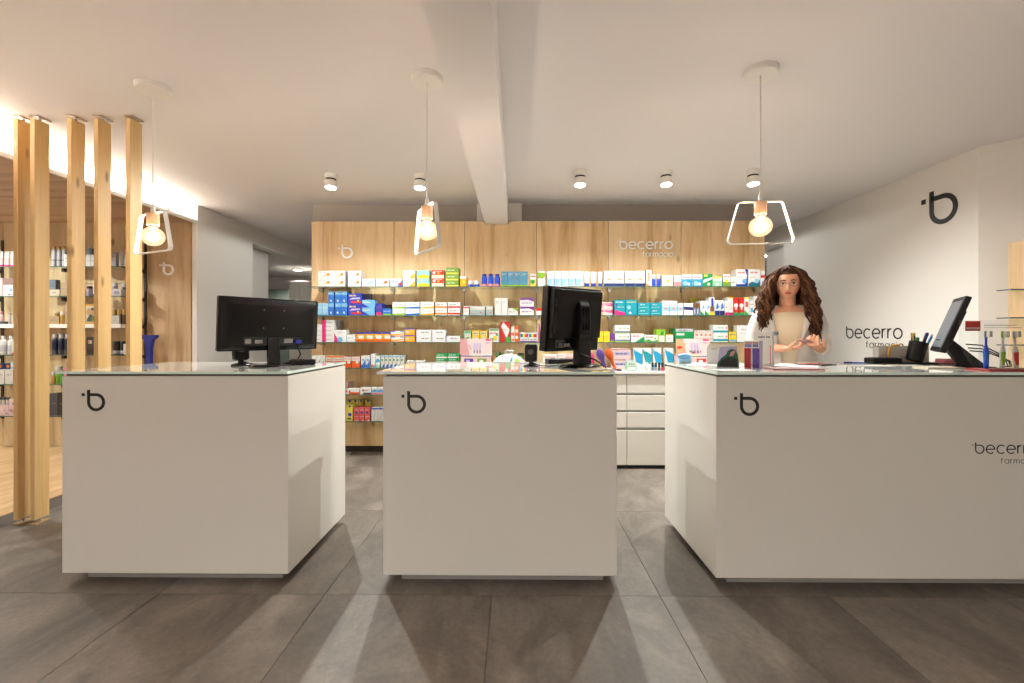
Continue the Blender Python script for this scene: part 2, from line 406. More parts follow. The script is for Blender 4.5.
# ------------------------------------------------------------------ back room things seen through the openings, and added passage spots
def tall_cabinet(label, x0, x1, y, h, mat, dmat):
    t = thing('tall_cabinet', label, 'cabinet', ((x0 + x1) / 2, y, 0)); W = (x1 - x0)
    m = MB(); m.box(-W / 2, 0, 0, W / 2, .4, h, mat); m.build('body', t, bevel=.004)
    for k in (0, 1):
        m = MB(); m.box(-W / 2 + .005 + k * W / 2, -.018, .08, k * W / 2 - .005, 0, h - .02, dmat); d = m.build('door', t)
        m = MB(); m.tube([(-.03 + .06 * k, -.04, 1.0), (-.03 + .06 * k, -.04, 1.25)], .006, 'steel'); m.build('handle', d)
tall_cabinet('tall white cabinet in the back room left of the wooden display', -4.02, -3.66, 8.05, 2.14, 'drawer_white', 'drawer_white')
tall_cabinet('dark grey green cabinet at the far end of the left back room', -5.2, -4.3, 8.98, 2.08, 'glass_cabinet', 'glass_cabinet')
for (x, y, lab) in ((-3.95, 8.2, 'round ceiling lamp in the back room left of the display'), (3.72, 6.75, 'round ceiling lamp in the back room right of the display')):
    t = thing('ceiling_lamp', lab, 'ceiling lamp', (x, y, 2.385))
    m = MB(); m.lathe([(.075, -.03), (.085, -.025), (.085, 0)], 'white_metal', 20); m.build('rim', t, smooth=40)
    m = MB(); m.lathe([(.001, -.033), (.07, -.033), (.07, -.029)], 'spot_face', 20); m.build('diffuser', t)
    lamp('lamp_light', 'SPOT', (0, 0, -.05), E_REAR, (1, .98, .9), t, shadow_soft_size=.05, spot_size=R(160), spot_blend=.4)

for (x, ef, lab) in ((-1.95, 1.25, 'unseen ceiling spotlight added in the passage behind the left end of the display'), (2.35, .75, 'unseen ceiling spotlight added in the passage behind the right end of the display')):
    t = thing('ceiling_spotlight', lab, 'spotlight', (x, 5.75, ZC))  # hidden behind the display, added to brighten the passage walls
    m = MB(); m.lathe([(.050, -.1), (.052, -.096), (.052, 0)], 'white_metal', 24); m.build('base', t, smooth=40)
    m = MB(); m.lathe([(.001, -.103), (.044, -.103), (.044, -.1)], 'spot_face', 20); m.build('lens', t)
    lamp('spot_lamp', 'SPOT', (0, 0, -.11), E_CORR * ef, COL_SPOT, t, spot_size=R(178), spot_blend=.12, shadow_soft_size=.03)

# ------------------------------------------------------------------ service counters
def counter(x0, x1, y0, y1, label, ov, plx1=None, txt=False):
    t = thing('service_counter', label, 'counter', ((x0 + x1) / 2, y0, 0)); W = x1 - x0; D = y1 - y0
    m = MB(); m.box(-W / 2 + .02, .02, .05, W / 2 - .02, D - .02, .995, 'counter_lacquer')
    m.build('body', t)
    m = MB(); m.box(-W / 2, 0, .048, W / 2, .02, .997, 'counter_lacquer'); m.build('front_panel', t, bevel=.0015)
    for sx in (-1, 1):
        m = MB(); m.box(sx * W / 2 - (.02 if sx > 0 else 0), .0205, .048, sx * W / 2 + (.02 if sx < 0 else 0), D, .997, 'counter_lacquer'); m.build('side_panel', t, bevel=.0015)
    m = MB(); m.box(-W / 2 + .012, .012, .995, W / 2 - .012, D - .01, 1.009, 'counter_gap'); m.build('shadow_gap', t)
    m = MB(); m.box(-W / 2 - ov[0], -.006, 1.008, W / 2 + ov[1], D + .01, 1.02, 'top_glass', mats=dict(front='glass_edge', left='glass_edge', right='glass_edge', back='glass_edge'))
    m.build('glass_top', t)
    px1 = plx1 - (x0 + x1) / 2 if plx1 else W / 2 - .055
    m = MB(); m.box(-W / 2 + .075, .055, 0, px1, D - .06, .05, 'plinth'); m.build('plinth', t)
    return t, W, D
Y0, Y1 = 2.175, 2.905
cl, W, D = counter(-2.188, -1.093, Y0, Y1, 'white service counter on the left with a black widescreen monitor', (.026, -.002))
xl = lambda px: atY(px, 400, Y0).x
m = MB(); emblem(m, atY(87.5, 400, Y0).x + 1.6395, .835, .096, 'black_vinyl', .0015); m.build('emblem', cl)
cm, W, D = counter(-.635, .48, Y0 - .005, Y1, 'white service counter in the middle with a square black monitor', (.03, -.008))
m = MB(); emblem(m, atY(408.5, 400, Y0).x + .0725, .827, .100, 'black_vinyl', .0015); m.build('emblem', cm)
cr, W, D = counter(.945, 3.02, Y0 - .018, Y1 - .01, 'long white service counter on the right strewn with leaflets and boxes', (-.002, .0), plx1=2.48)
m = MB(); emblem(m, atY(740.5, 400, Y0 - .018).x - 1.9855, .8207, .100, 'black_vinyl', .0015); m.build('emblem', cr)
m = MB(); xx = atY(975.5, 400, Y0 - .018).x - 1.9825; zz = atY(975, 453.3, Y0 - .018).z
word(m, 'becerro', xx, zz, .0385, 'black_vinyl', .135, th=.0012); m.box(xx - .017, -.0012, zz + .036, xx - .012, 0, zz + .041, 'dark_grey')
xe = xx + word_w('becerro') * .0385
word(m, 'farmacia', xe, zz - .047, .019, 'mid_grey', .13, gap=.42, th=.0012, right=True); m.build('lettering', cr)

# ------------------------------------------------------------------ wooden display wall with glass shelves
DY = 4.62; UX0 = -2.085; UX1 = 2.515; UT = 2.345
un = thing('display_wall', 'pale oak display wall with six rows of glass shelves full of medicine', 'display shelf', (0, DY, 0))
seams = [atY(p, 300, DY).x for p in (323, 394, 464.5, 536.5, 608.5, 681, 754)]
edges = [UX0] + seams + [UX1]
for a, b in zip(edges[:-1], edges[1:]):
    m = MB(); m.box(-(b - a) / 2 + .0025, 0, -1.158, (b - a) / 2 - .0025, .02, 1.125, 'oak'); m.build('back_panel', un, ((a + b) / 2, 0, 1.22))
m = MB(); m.box(UX0 + .01, .02, .06, UX1 - .01, .05, UT - .01, 'dbrown'); m.build('backing', un)
m = MB(); m.box(UX0 + .01, .012, 0, UX1 - .01, .12, .06, 'dbrown'); m.build('plinth', un)
IY = 4.40
SH = [atY(400, y, IY).z for y in (286.6, 315.2, 342.0, 367.6, 394.2, 420.8)]
SX0 = atY(308.5, 300, 4.37).x; SX1 = 2.49; SXM = -.56
for i, z in enumerate(SH):
    m = MB(); x1 = SX1 if i < 3 else SXM
    m.box(SX0, 4.37 - DY, z - .009, x1, -.004, z - .001, 'shelf_glass', mats=dict(front='shelf_edge', left='shelf_edge', right='shelf_edge'))
    m.build('glass_shelf', un)
    for sx in seams:
        if sx > x1 - .02: continue
        m = MB(); m.box(-.013, -.05, -.036, .013, 0, -.009, 'steel'); m.box(-.02, -.06, -.02, .02, -.02, -.0095, 'steel')
        m.tube([(-.02, -.045, -.016), (.02, -.045, -.016)], .008, 'steel', 8); m.build('shelf_bracket', un, (sx, 0, z))
# white marks on the oak
m = MB(); p = atY(341.3, 257.6, DY - .02); emblem(m, p.x, p.z, .128, 'letter_white', .012)
tag(m.build('wall_emblem', None, (0, DY - .008, 0)), 'white round letter emblem fixed to the left end of the oak display', 'sign')
m = MB(); p = atY(620.2, 248.6, DY - .02); xh = .0695
word(m, 'becerro', p.x, p.z, xh, 'letter_white', .175, th=.012); m.box(p.x - .031, -.012, p.z + xh - .006, p.x - .02, 0, p.z + xh + .005, 'letter_white')
xe = p.x + word_w('becerro') * xh + .005
word(m, 'farmacia', xe, atY(640, 256.6, DY).z, .0355, 'letter_white', .18, gap=.33, th=.01, right=True)
tag(m.build('wall_sign', None, (0, DY - .008, 0)), 'raised white shop name lettering on the oak panels', 'sign')
# black marks on the right wall
Mr = Matrix.Rotation(R(-90), 4, 'Z')
m = MB(); pa = ray(931.0, 200); Ya = XR / pa[0] * pa[1]; tz = lambda px, py: CAMZ + (XR / ray(px, py)[0]) * ray(px, py)[2]
ly = lambda px: -(XR / ray(px, 300)[0] * ray(px, 300)[1])       # local x on the right wall
emblem(m, ly(929.6), tz(935, 223.6), .268, 'black_vinyl', .004)
tag(m.build('wall_emblem', None, (XR, 0, 0), (0, 0, R(-90))), 'large black round letter emblem high on the right wall', 'sign')
m = MB(); x0 = ly(846.8); x1 = ly(902.2); xh = (x1 - x0) / (word_w('becerro'))
zb = tz(875, 338.2)
word(m, 'becerro', x0, zb, xh, 'black_vinyl', .14, th=.003)
word(m, 'farmacia', x1 + .01, tz(890, 348.6), xh * .52, 'dark_grey', .13, gap=.42, th=.003, right=True)
tag(m.build('wall_sign', None, (XR, 0, 0), (0, 0, R(-90))), 'black shop name lettering on the right wall behind the counter', 'sign')

# ------------------------------------------------------------------ white drawer cabinets and their worktop
CY = 4.05; CT = .867
for i, x0 in enumerate((-.515, .235, .985, 1.735)):
    t = thing('drawer_cabinet', ['white drawer cabinet hidden behind the middle counter, next to the glass shelves', 'white drawer cabinet just behind the right end of the middle counter',
        'white cabinet of four drawers seen between middle and right counter', 'white drawer cabinet behind the woman at the right counter'][i], 'cabinet', (x0 + .375, CY, 0))
    m = MB(); m.box(-.3745, .021, .04, .3745, .50, .840, 'drawer_white'); m.build('body', t)
    m = MB(); m.box(-.37, .05, 0, .37, .48, .04, 'toe_kick'); m.build('plinth', t)
    m = MB()
    for (a, b) in ((.675, .832), (.522, .657), (.370, .506), (.036, .346)):
        m = MB(); m.box(-.3725, 0, a, .3725, .02, b, 'drawer_white'); d = m.build('drawer', t, bevel=.002)
        m = MB(); m.box(-.3725, .008, b, .3725, .02, b + .01, 'mid_grey'); m.build('grip_rail', d)
m = MB(); m.box(-.525, CY - .012, .8425, 2.49, 4.56, CT, 'worktop_white')
tag(m.build('worktop', bevel=.003), 'long white worktop on the drawer cabinets below the glass shelves', 'worktop')

# ------------------------------------------------------------------ wooden cosmetics wall on the left
LY = YN - .02
lw = thing('shelf_wall', 'oak wall with glass shelves of cosmetics behind the timber posts', 'display shelf', (0, LY, 0))
lse = [atY(p, 300, LY).x for p in (-140, 3, 74.5, 146)]
le = [-6.45] + [lse[0] - 1.5, lse[0] - .76] + lse + [XL - .056]
for a, b in zip(le[:-1], le[1:]):
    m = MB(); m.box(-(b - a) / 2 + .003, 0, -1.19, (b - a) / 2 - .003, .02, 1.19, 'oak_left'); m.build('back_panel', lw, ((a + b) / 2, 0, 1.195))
m = MB(); m.box(-6.45, .02, .0, XL - .16, .06, 2.38, 'dbrown'); m.build('backing', lw)
for sx in lse:
    m = MB(); m.box(-.011, -.012, -.9, .011, .0, 1.0, 'rail'); m.build('upright_rail', lw, (sx, 0, 1.2))
LIY = 4.62
LS = [atY(50, y, LIY).z for y in (266.6, 296.0, 324.0, 354.6, 384.0, 415.6)]
for i, z in enumerate(LS):
    xr = lse[3] + .02
    m = MB()
    if i == 2: m.box(-6.3, LIY - .03 - LY, z - .04, xr - .1, -.013, z - .001, 'drawer_white')
    else: m.box(-6.3, LIY - .03 - LY, z - .009, xr - .1, -.013, z - .001, 'shelf_glass', mats=dict(front='shelf_edge', right='shelf_edge'))
    m.build('shelf', lw)
    for sx in lse:
        m = MB(); m.box(-.012, -.13, -.045, .012, -.012, -.01, 'rail'); m.box(-.03, -.05, -.03, .0, -.012, -.012, 'rail'); m.build('shelf_bracket', lw, (sx, 0, z))
m = MB(); p = atY(163.5, 274.5, LY); emblem(m, p.x, p.z, .13, 'letter_white', .014)
tag(m.build('wall_emblem', None, (0, LY, 0)), 'white round letter emblem on the left oak wall near the pendant', 'sign')

# ------------------------------------------------------------------ timber posts
for i, px in enumerate((13.2, 30.0, 66.8, 93.6, 125.6)):
    x = atY(px, 300, 2.83).x
    lab = ['pale pine post, leftmost of the row, standing close beside another', 'pale pine post, second from the left, its foot clear of the counter', 'pale pine post with large knots in the middle of the row',
           'pale pine post, second from the right in the row', 'pale pine post nearest to the left pendant lamp'][i]
    t = thing('timber_post', lab, 'post', (x, 2.83, 0), 0, 'pine posts in front of the cosmetics wall')
    m = MB(); m.box(0, 0, -1.255, .029, .092, 1.27, 'pine'); m.build('beam', t, (0, 0, 1.285), bevel=.002)
    for z0, z1, zp in ((0, .03, 0.0005), (2.555, ZC, ZC - .0065)):
        m = MB(); m.tube([(.015, .046, z0), (.015, .046, z1)], .006, 'steel', 8); m.box(-.012, .0, zp, .042, .092, zp + .006, 'tan'); m.build('mounting_plate', t)

# ------------------------------------------------------------------ ceiling lamps
def ceiling_spot(x, y, label, energy, color, tilt=9, size=140, group=None, lampon=True):
    t = thing('ceiling_spotlight', label, 'spotlight', (x, y, ZC), 0, group)
    m = MB(); m.lathe([(.050, -.042), (.052, -.038), (.052, 0)], 'white_metal', 24); m.build('base', t, smooth=40)
    m = MB(); m.lathe([(.043, -.064), (.043, -.042)], 'black_plastic', 20); m.build('joint', t, smooth=40)
    m = MB(); m.lathe([(.046, -.052), (.052, -.048), (.052, 0.0), (.048, .006)], 'white_metal', 24); h = m.build('head', t, (0, 0, -.066), (R(tilt), 0, 0), smooth=40)
    m = MB(); m.lathe([(.001, -.0545), (.044, -.0545), (.044, -.052)], 'spot_face', 20); m.build('lens', h)
    if lampon:
        l = lamp('spot_lamp', 'SPOT', (0, 0, -.06), energy, color, h, spot_size=R(size), spot_blend=1.0, shadow_soft_size=.012)
        l.rotation_euler = (R(-11 if group and 'display' in group else 0), 0, 0)        # the optic throws its beam forward
    return t
sp = [(331, 184), (420, 184.5), (580, 181.5), (666, 181), (753, 180.5)]
names = ['leftmost of the five white ceiling spotlights before the oak display', 'second white ceiling spotlight from the left, above the middle pendant', 'white ceiling spotlight just right of the beam',
         'fourth white ceiling spotlight from the left, above the shop name', 'rightmost white ceiling spotlight, beside the right pendant cord']
for (px, py), nm in zip(sp, names):
    p = atZ(px, py, ZC - .085); ceiling_spot(p.x, p.y, nm, E_SPOT, COL_SPOT, tilt=-6, size=164, group='ceiling spotlights before the display')
k = 0
for y in (-1.7, -3.0):  # rows added behind the camera as fill for the counter fronts
    for x in (-2.3, -.9, .8, 2.3):
        k += 1
        ceiling_spot(x, y, 'unseen ceiling spotlight added over the shop floor, ' + ('nearer' if y > -2 else 'farther') + ' row before the counters, ' + ['leftmost', 'second from left', 'third from left', 'rightmost'][(k - 1) % 4], E_FRONT * {-2.3: 1.3, -.9: 1.1, .8: .9, 2.3: .8}[x], COL_FRONT, tilt=0, size=160, group='added fill spotlights over the shop floor')
for (x, y, wh) in ((-5.0, 3.9, 'nearest the rail end of the'), (-6.0, 3.6, 'at the far left over the'), (-5.6, 1.8, 'forward of the two over the')):
    t = thing('soffit_downlight', 'recessed downlight in the wooden soffit, ' + wh + ' cosmetics shelves', 'downlight', (x, y, 2.385), 0, 'downlights in the wooden soffit')
    m = MB(); m.lathe([(.05, -.006), (.055, 0)], 'white_metal', 20); m.build('rim', t)
    m = MB(); m.lathe([(.001, -.008), (.042, -.008), (.042, -.006)], 'spot_face', 20); m.build('lens', t)
    lamp('downlight_lamp', 'SPOT', (0, 0, -.02), E_LEFT, COL_SPOT, t, spot_size=R(150), spot_blend=.3, shadow_soft_size=.03)

def pendant(px, py_rose, py_top, py_bot, rz, label, tilt=0):
    p = atZ(px, py_rose, ZC - .02); x, y = p.x, p.y
    zt = atY(px, py_top, y).z; zb = atY(px, py_bot, y).z
    t = thing('pendant_lamp', label, 'pendant lamp', (x, y, ZC), 0)
    m = MB(); m.lathe([(.079, -.030), (.083, -.026), (.084, 0)], 'white_metal', 32); m.build('ceiling_rose', t, smooth=40)
    m = MB(); m.tube([(0, 0, -.03), (0, 0, zt - ZC + .045)], .0035, 'white_metal', 8); m.lathe([(.006, zt - ZC), (.012, zt - ZC + .004), (.010, zt - ZC + .03), (.004, zt - ZC + .05)], 'white_metal', 12)
    m.build('cord', t, smooth=40)
    H = zt - zb; wt, wb = .117, .167; rr = .022
    pts = []
    for (cx, cz, a0, a1) in ((wt - rr, -rr, 90, 8), (wb - rr, -H + rr, 8, -90), (-wb + rr, -H + rr, -90, -188), (-wt + rr, -rr, 172, 90)):
        pts += arc(cx, cz, rr, a0, a1, 5)
    m = MB(); th = .0035
    o = [Vector(q) for q in pts]; n = len(o); inn = []
    for i in range(n):
        tt = (o[(i + 1) % n] - o[i - 1]).normalized(); inn.append(o[i] + Vector((tt.y, -tt.x)) * th)
    sw = .011
    rings = [[(a.x, -sw, a.y), (a.x, sw, a.y), (b.x, sw, b.y), (b.x, -sw, b.y)] for a, b in zip(o, inn)]; rings.append(rings[0])
    m.loft(rings, 'white_metal', cap=False); m.build('frame', t, (0, 0, zt - ZC), (0, 0, R(rz)), smooth=40)
    m = MB(); m.lathe([(.028, -.070), (.030, -.067), (.030, -.004), (.028, -.0025)], 'socket_wood', 24); s = m.build('lamp_holder', t, (0, 0, zt - ZC), smooth=40)
    m = MB(); m.lathe([(.018, -.014), (.024, 0)], 'steel', 16)
    b = m.build('bulb_cap', t, (0, 0, zt - ZC - .070), smooth=40)
    zc = zt - ZC - .131
    prof = [(.016, .060), (.022, .052)] + [(.056 * math.cos(R(a)), .052 * math.sin(R(a))) for a in range(60, -90, -12)] + [(.001, -.052)]
    m = MB(); m.lathe(prof[::-1], 'bulb_glass', 24); g = m.build('bulb', t, (0, 0, zc), smooth=80)
    m = MB()
    for i in range(6):
        a = 2 * math.pi * i / 6; c, s_ = math.cos(a), math.sin(a)
        m.tube([(c * .008, s_ * .008, .03), (c * .016, s_ * .016, -.022)], .0022, 'filament', 6)
    m.sphere((0, 0, .0), .018, 'glow_core', 12, 8, (1, 1, 1.8)); m.build('filament', g)
    lamp('bulb_light', 'POINT', (0, 0, zc), E_BULB, COL_BULB, t, shadow_soft_size=.045)
pendant(153, 90, 213, 252.5, -24, 'white wire frame pendant lamp on the left, before the pine posts')
pendant(427, 81, 206, 251, -57, 'white wire frame pendant lamp in the middle, its frame turned nearly edge on')
pendant(760.5, 74, 201.5, 244, -4, 'white wire frame pendant lamp on the right, its frame facing the viewer')

# ------------------------------------------------------------------ wooden cabinet at the right edge
p0 = atY(1008, 243, 3.11)
t = thing('wooden_cabinet', 'plain beech cabinet at the right edge behind the counter', 'cabinet', (p0.x, 2.62, 0))
m = MB(); m.box(0, 0, .05, .22, .49, p0.z, 'beech'); m.build('body', t, bevel=.003)
m = MB(); m.box(.01, .01, 0, .21, .48, .05, 'toe_kick'); m.build('plinth', t)
for py in (290, 318, 345):
    z = atY(1000, py, 3.05).z
    m = MB(); m.box(-.088, .39, z - .004, 0, .48, z + .004, 'shelf_glass', mats=dict(front='bluegrey', left='bluegrey')); m.build('side_shelf', t)

# ------------------------------------------------------------------ packets, bottles and tubes on the shelves
def prints(m, pr, w, h, yf):
    off = .0004
    for q in pr:
        k = q[0]; y = yf - off; off += .0003
        X = lambda u: (u - .5) * w
        if k == 'r':
            _, a, b, c, d, col = q
            m.add([(X(a), y, b * h), (X(c), y, b * h), (X(c), y, d * h), (X(a), y, d * h)], [(0, 1, 2, 3)], col)
        elif k == 'p':
            m.add([(X(a), y, b * h) for a, b in q[1]], [list(range(len(q[1])))], q[2])
        elif k == 'c':
            _, a, b, r, col = q
            m.add([(X(a) + r * h * math.cos(2 * math.pi * i / 14), y, b * h + r * h * math.sin(2 * math.pi * i / 14)) for i in range(14)], [list(range(14))], col)
        elif k == 't':                       # a line of small print
            _, a, b, c, d, col = q; n = max(3, int((c - a) * w / .006)); st = (c - a) / n
            for i in range(n):
                if i % 6 == 5: continue
                x0 = a + i * st; x1 = x0 + st * .66
                m.add([(X(x0), y, b * h), (X(x1), y, b * h), (X(x1), y, d * h), (X(x0), y, d * h)], [(0, 1, 2, 3)], col)
def packet(w, h, d, base, pr, side=None, top=None, ends=None):     # origin: centre of the base
    m = MB(); m.box(-w / 2, -d / 2, 0, w / 2, d / 2, h, base, mats=dict(left=side or base, right=side or base, top=top or base))
    prints(m, pr, w, h, -d / 2)
    # the tuck flap's fold line on top and the glued edge on the side
    m.add([(-w / 2 + .002, -d / 2 + .004, h + .0003), (w / 2 - .002, -d / 2 + .004, h + .0003), (w / 2 - .002, -d / 2 + .0055, h + .0003), (-w / 2 + .002, -d / 2 + .0055, h + .0003)], [(0, 1, 2, 3)], 'lgrey')
    return m.mesh('packet')
def put(me, name, loc, label, cat, group, rz=0):
    o = bpy.data.objects.new(name, me); COL.objects.link(o); o.location = loc; o.rotation_euler = (0, 0, rz)
    return tag(o, label, cat, group)

SW = lambda c, b: [('t', .08, .78, .6, .88, 'grey'), ('p', [(.12, .2), (.5, .3), (.82, .48), (.74, .68), (.5, .42)], c), ('c', .76, .55, .2, b)]
BAND = lambda c, a=.0, b=.25: [('r', 0, a, 1, b, c), ('t', .12, .62, .7, .76, 'dgrey'), ('t', .12, .45, .5, .52, 'grey')]
TXT = lambda c: [('t', .12, .6, .8, .75, c), ('t', .12, .4, .55, .48, 'grey')]
PANEL = lambda c, c2='white': [('r', .0, .0, 1, .42, c), ('t', .12, .7, .85, .82, c2 if c2 != 'white' else 'grey'), ('r', .12, .12, .5, .3, c2)]
HALF = lambda c, s=.45, t='red': [('r', 0, 0, 1, s, c), ('t', .12, .7, .85, .83, t)]
WAVE = lambda c: [('p', [(0, 0), (1, 0), (1, .3), (.65, .5), (.3, .38), (0, .42)], c), ('t', .12, .74, .85, .86, 'red'), ('c', .45, .24, .12, 'white')]
DIAG = lambda c, c2: [('p', [(.5, 0), (1, 0), (1, .75)], c), ('t', .1, .7, .6, .82, 'grey'), ('r', .1, .4, .5, .5, c2)]

ORD = ['first', 'second', 'third', 'fourth', 'fifth', 'sixth']
def place_words(lab, c, nc, j, n):           # which one of a row or pile of alike packets
    for cut in (', pile of two', ', pile of three', ', pile of four', ', pile of five', ', in the pile of four', ', in the pile of six', ', one of six'):
        if lab.endswith(cut): lab = lab[:-len(cut)]
    v = '' if n == 1 else ('bottom' if j == 0 else 'top' if j == n - 1 else 'middle' if n == 3 else ORD[j] + ' up')
    if nc == 1: hz = ''
    elif nc == 2: hz = ('left', 'right')[c]
    else: hz = 'leftmost' if c == 0 else 'rightmost' if c == nc - 1 else ORD[c] + ' from left'
    if not v and not hz: return lab
    if n > 1 and nc == 1: return lab + ', ' + v + ' one'
    if n == 1: return lab + ', ' + hz + (' one' if nc == 2 else '')
    return lab + ', ' + v + ' ' + hz 
def row(i, items, Yf=None, Z=None, where='', front=None):
    Yf = Yf or IY; z = Z if Z is not None else SH[i]
    for it in items:
        xs, hpx, n, base, pr, lab = it[:6]; o = it[6] if len(it) > 6 else {}
        k = o.get('y', Yf); k_ = k / math.cos(0); hh = hpx * k / F / n; d = o.get('d', .11); grp = None
        lab_ = lab + where
        if n * len(xs) > 1: grp = o.get('g', lab_)
        cache = {}
        for ci, (a, b) in enumerate(xs):
            A = atY(a, 300, k).x; B = atY(b, 300, k).x; wv = B - A - .0015
            key = round(wv, 3)
            if key not in cache:
                kind = o.get('kind', 'packet')
                cache[key] = packet(key, hh - .0008, d, base, pr, o.get('side'), o.get('top')) if kind == 'packet' else None
            for j in range(n):
                rz = random.uniform(-.02, .02) if n == 1 else 0
                lab_ = place_words(lab, ci, len(xs), j, n) + where
                if o.get('kind') == 'bottle': bottle(((A + B) / 2, k + key / 2, z), key, hh, base, o, lab_, grp)
                elif o.get('kind') == 'tube': tube_item(((A + B) / 2, k + key / 2, z), key, hh, base, pr, o, lab_, grp)
                elif o.get('kind') == 'jar': jar(((A + B) / 2, k + key / 2, z), key, hh, base, o, lab_, grp)
                else: put(cache[key], o.get('name', 'medicine_box'), ((A + B) / 2, k + d / 2, z + j * hh), lab_, o.get('cat', 'box'), grp, rz * .4)
def bottle(loc, w, h, base, o, lab, grp):
    t = thing(o.get('name', 'bottle'), lab, 'bottle', loc, 0, grp); r = w / 2 * .94; ch = o.get('ch', .22) * h; cr_ = o.get('cr', .55) * r
    bh = h - ch
    m = MB(); m.lathe([(r * .92, 0), (r, .004), (r, bh * .82), (r * .86, bh * .93), (cr_ * .8, bh), (cr_ * .75, bh + .003)], base, 16, ey=o.get('ey', .8))
    if o.get('band'):
        a, b, c = o['band']; m.lathe([(r * 1.01, bh * a), (r * 1.01, bh * b)], c, 16, ey=o.get('ey', .8))
    m.build('body', t, smooth=45)
    m = MB(); m.lathe([(cr_, bh + .001), (cr_, h - .003), (cr_ * .85, h)], o.get('cap', 'white'), 14); m.build('cap', t, smooth=45)
def jar(loc, w, h, base, o, lab, grp):
    t = thing(o.get('name', 'jar'), lab, 'jar', loc, 0, grp); r = w / 2 * .96; lh = o.get('ch', .35) * h
    m = MB(); m.lathe([(r * .9, 0), (r * .95, .003), (r * .95, h - lh)], base, 18)
    if o.get('band'): a, b, c = o['band']; m.lathe([(r * .965, (h - lh) * a), (r * .965, (h - lh) * b)], c, 18)
    m.build('body', t, smooth=45)
    m = MB(); m.lathe([(r, h - lh), (r, h - .003), (r * .93, h)], o.get('cap', 'white'), 18); m.build('lid', t, smooth=45)
def tube_item(loc, w, h, base, pr, o, lab, grp):      # a squeeze tube standing on its cap
    t = thing(o.get('name', 'cream_tube'), lab, 'tube', loc, 0, grp); ch = h * o.get('ch', .2); n = 16
    def ring(a, b, z): return [(a * math.cos(2 * math.pi * i / n), b * math.sin(2 * math.pi * i / n), z) for i in range(n)]
    r = w / 2 * .95
    m = MB(); m.loft([ring(r * .8, r * .62, ch), ring(r * .92, r * .6, ch + .006), ring(r * .97, r * .4, ch + (h - ch) * .6), ring(r, .0015, h)], base)
    if o.get('band'):
        a, b, c = o['band']; m.loft([ring(r * .935, r * .61, ch + (h - ch) * a), ring(r * .96, r * .5, ch + (h - ch) * b)], c)
    m.build('body', t, smooth=50)
    m = MB(); m.loft([ring(r * .78, r * .6, 0), ring(r * .8, r * .62, ch)], o.get('cap', 'white')); m.build('cap', t, smooth=50)

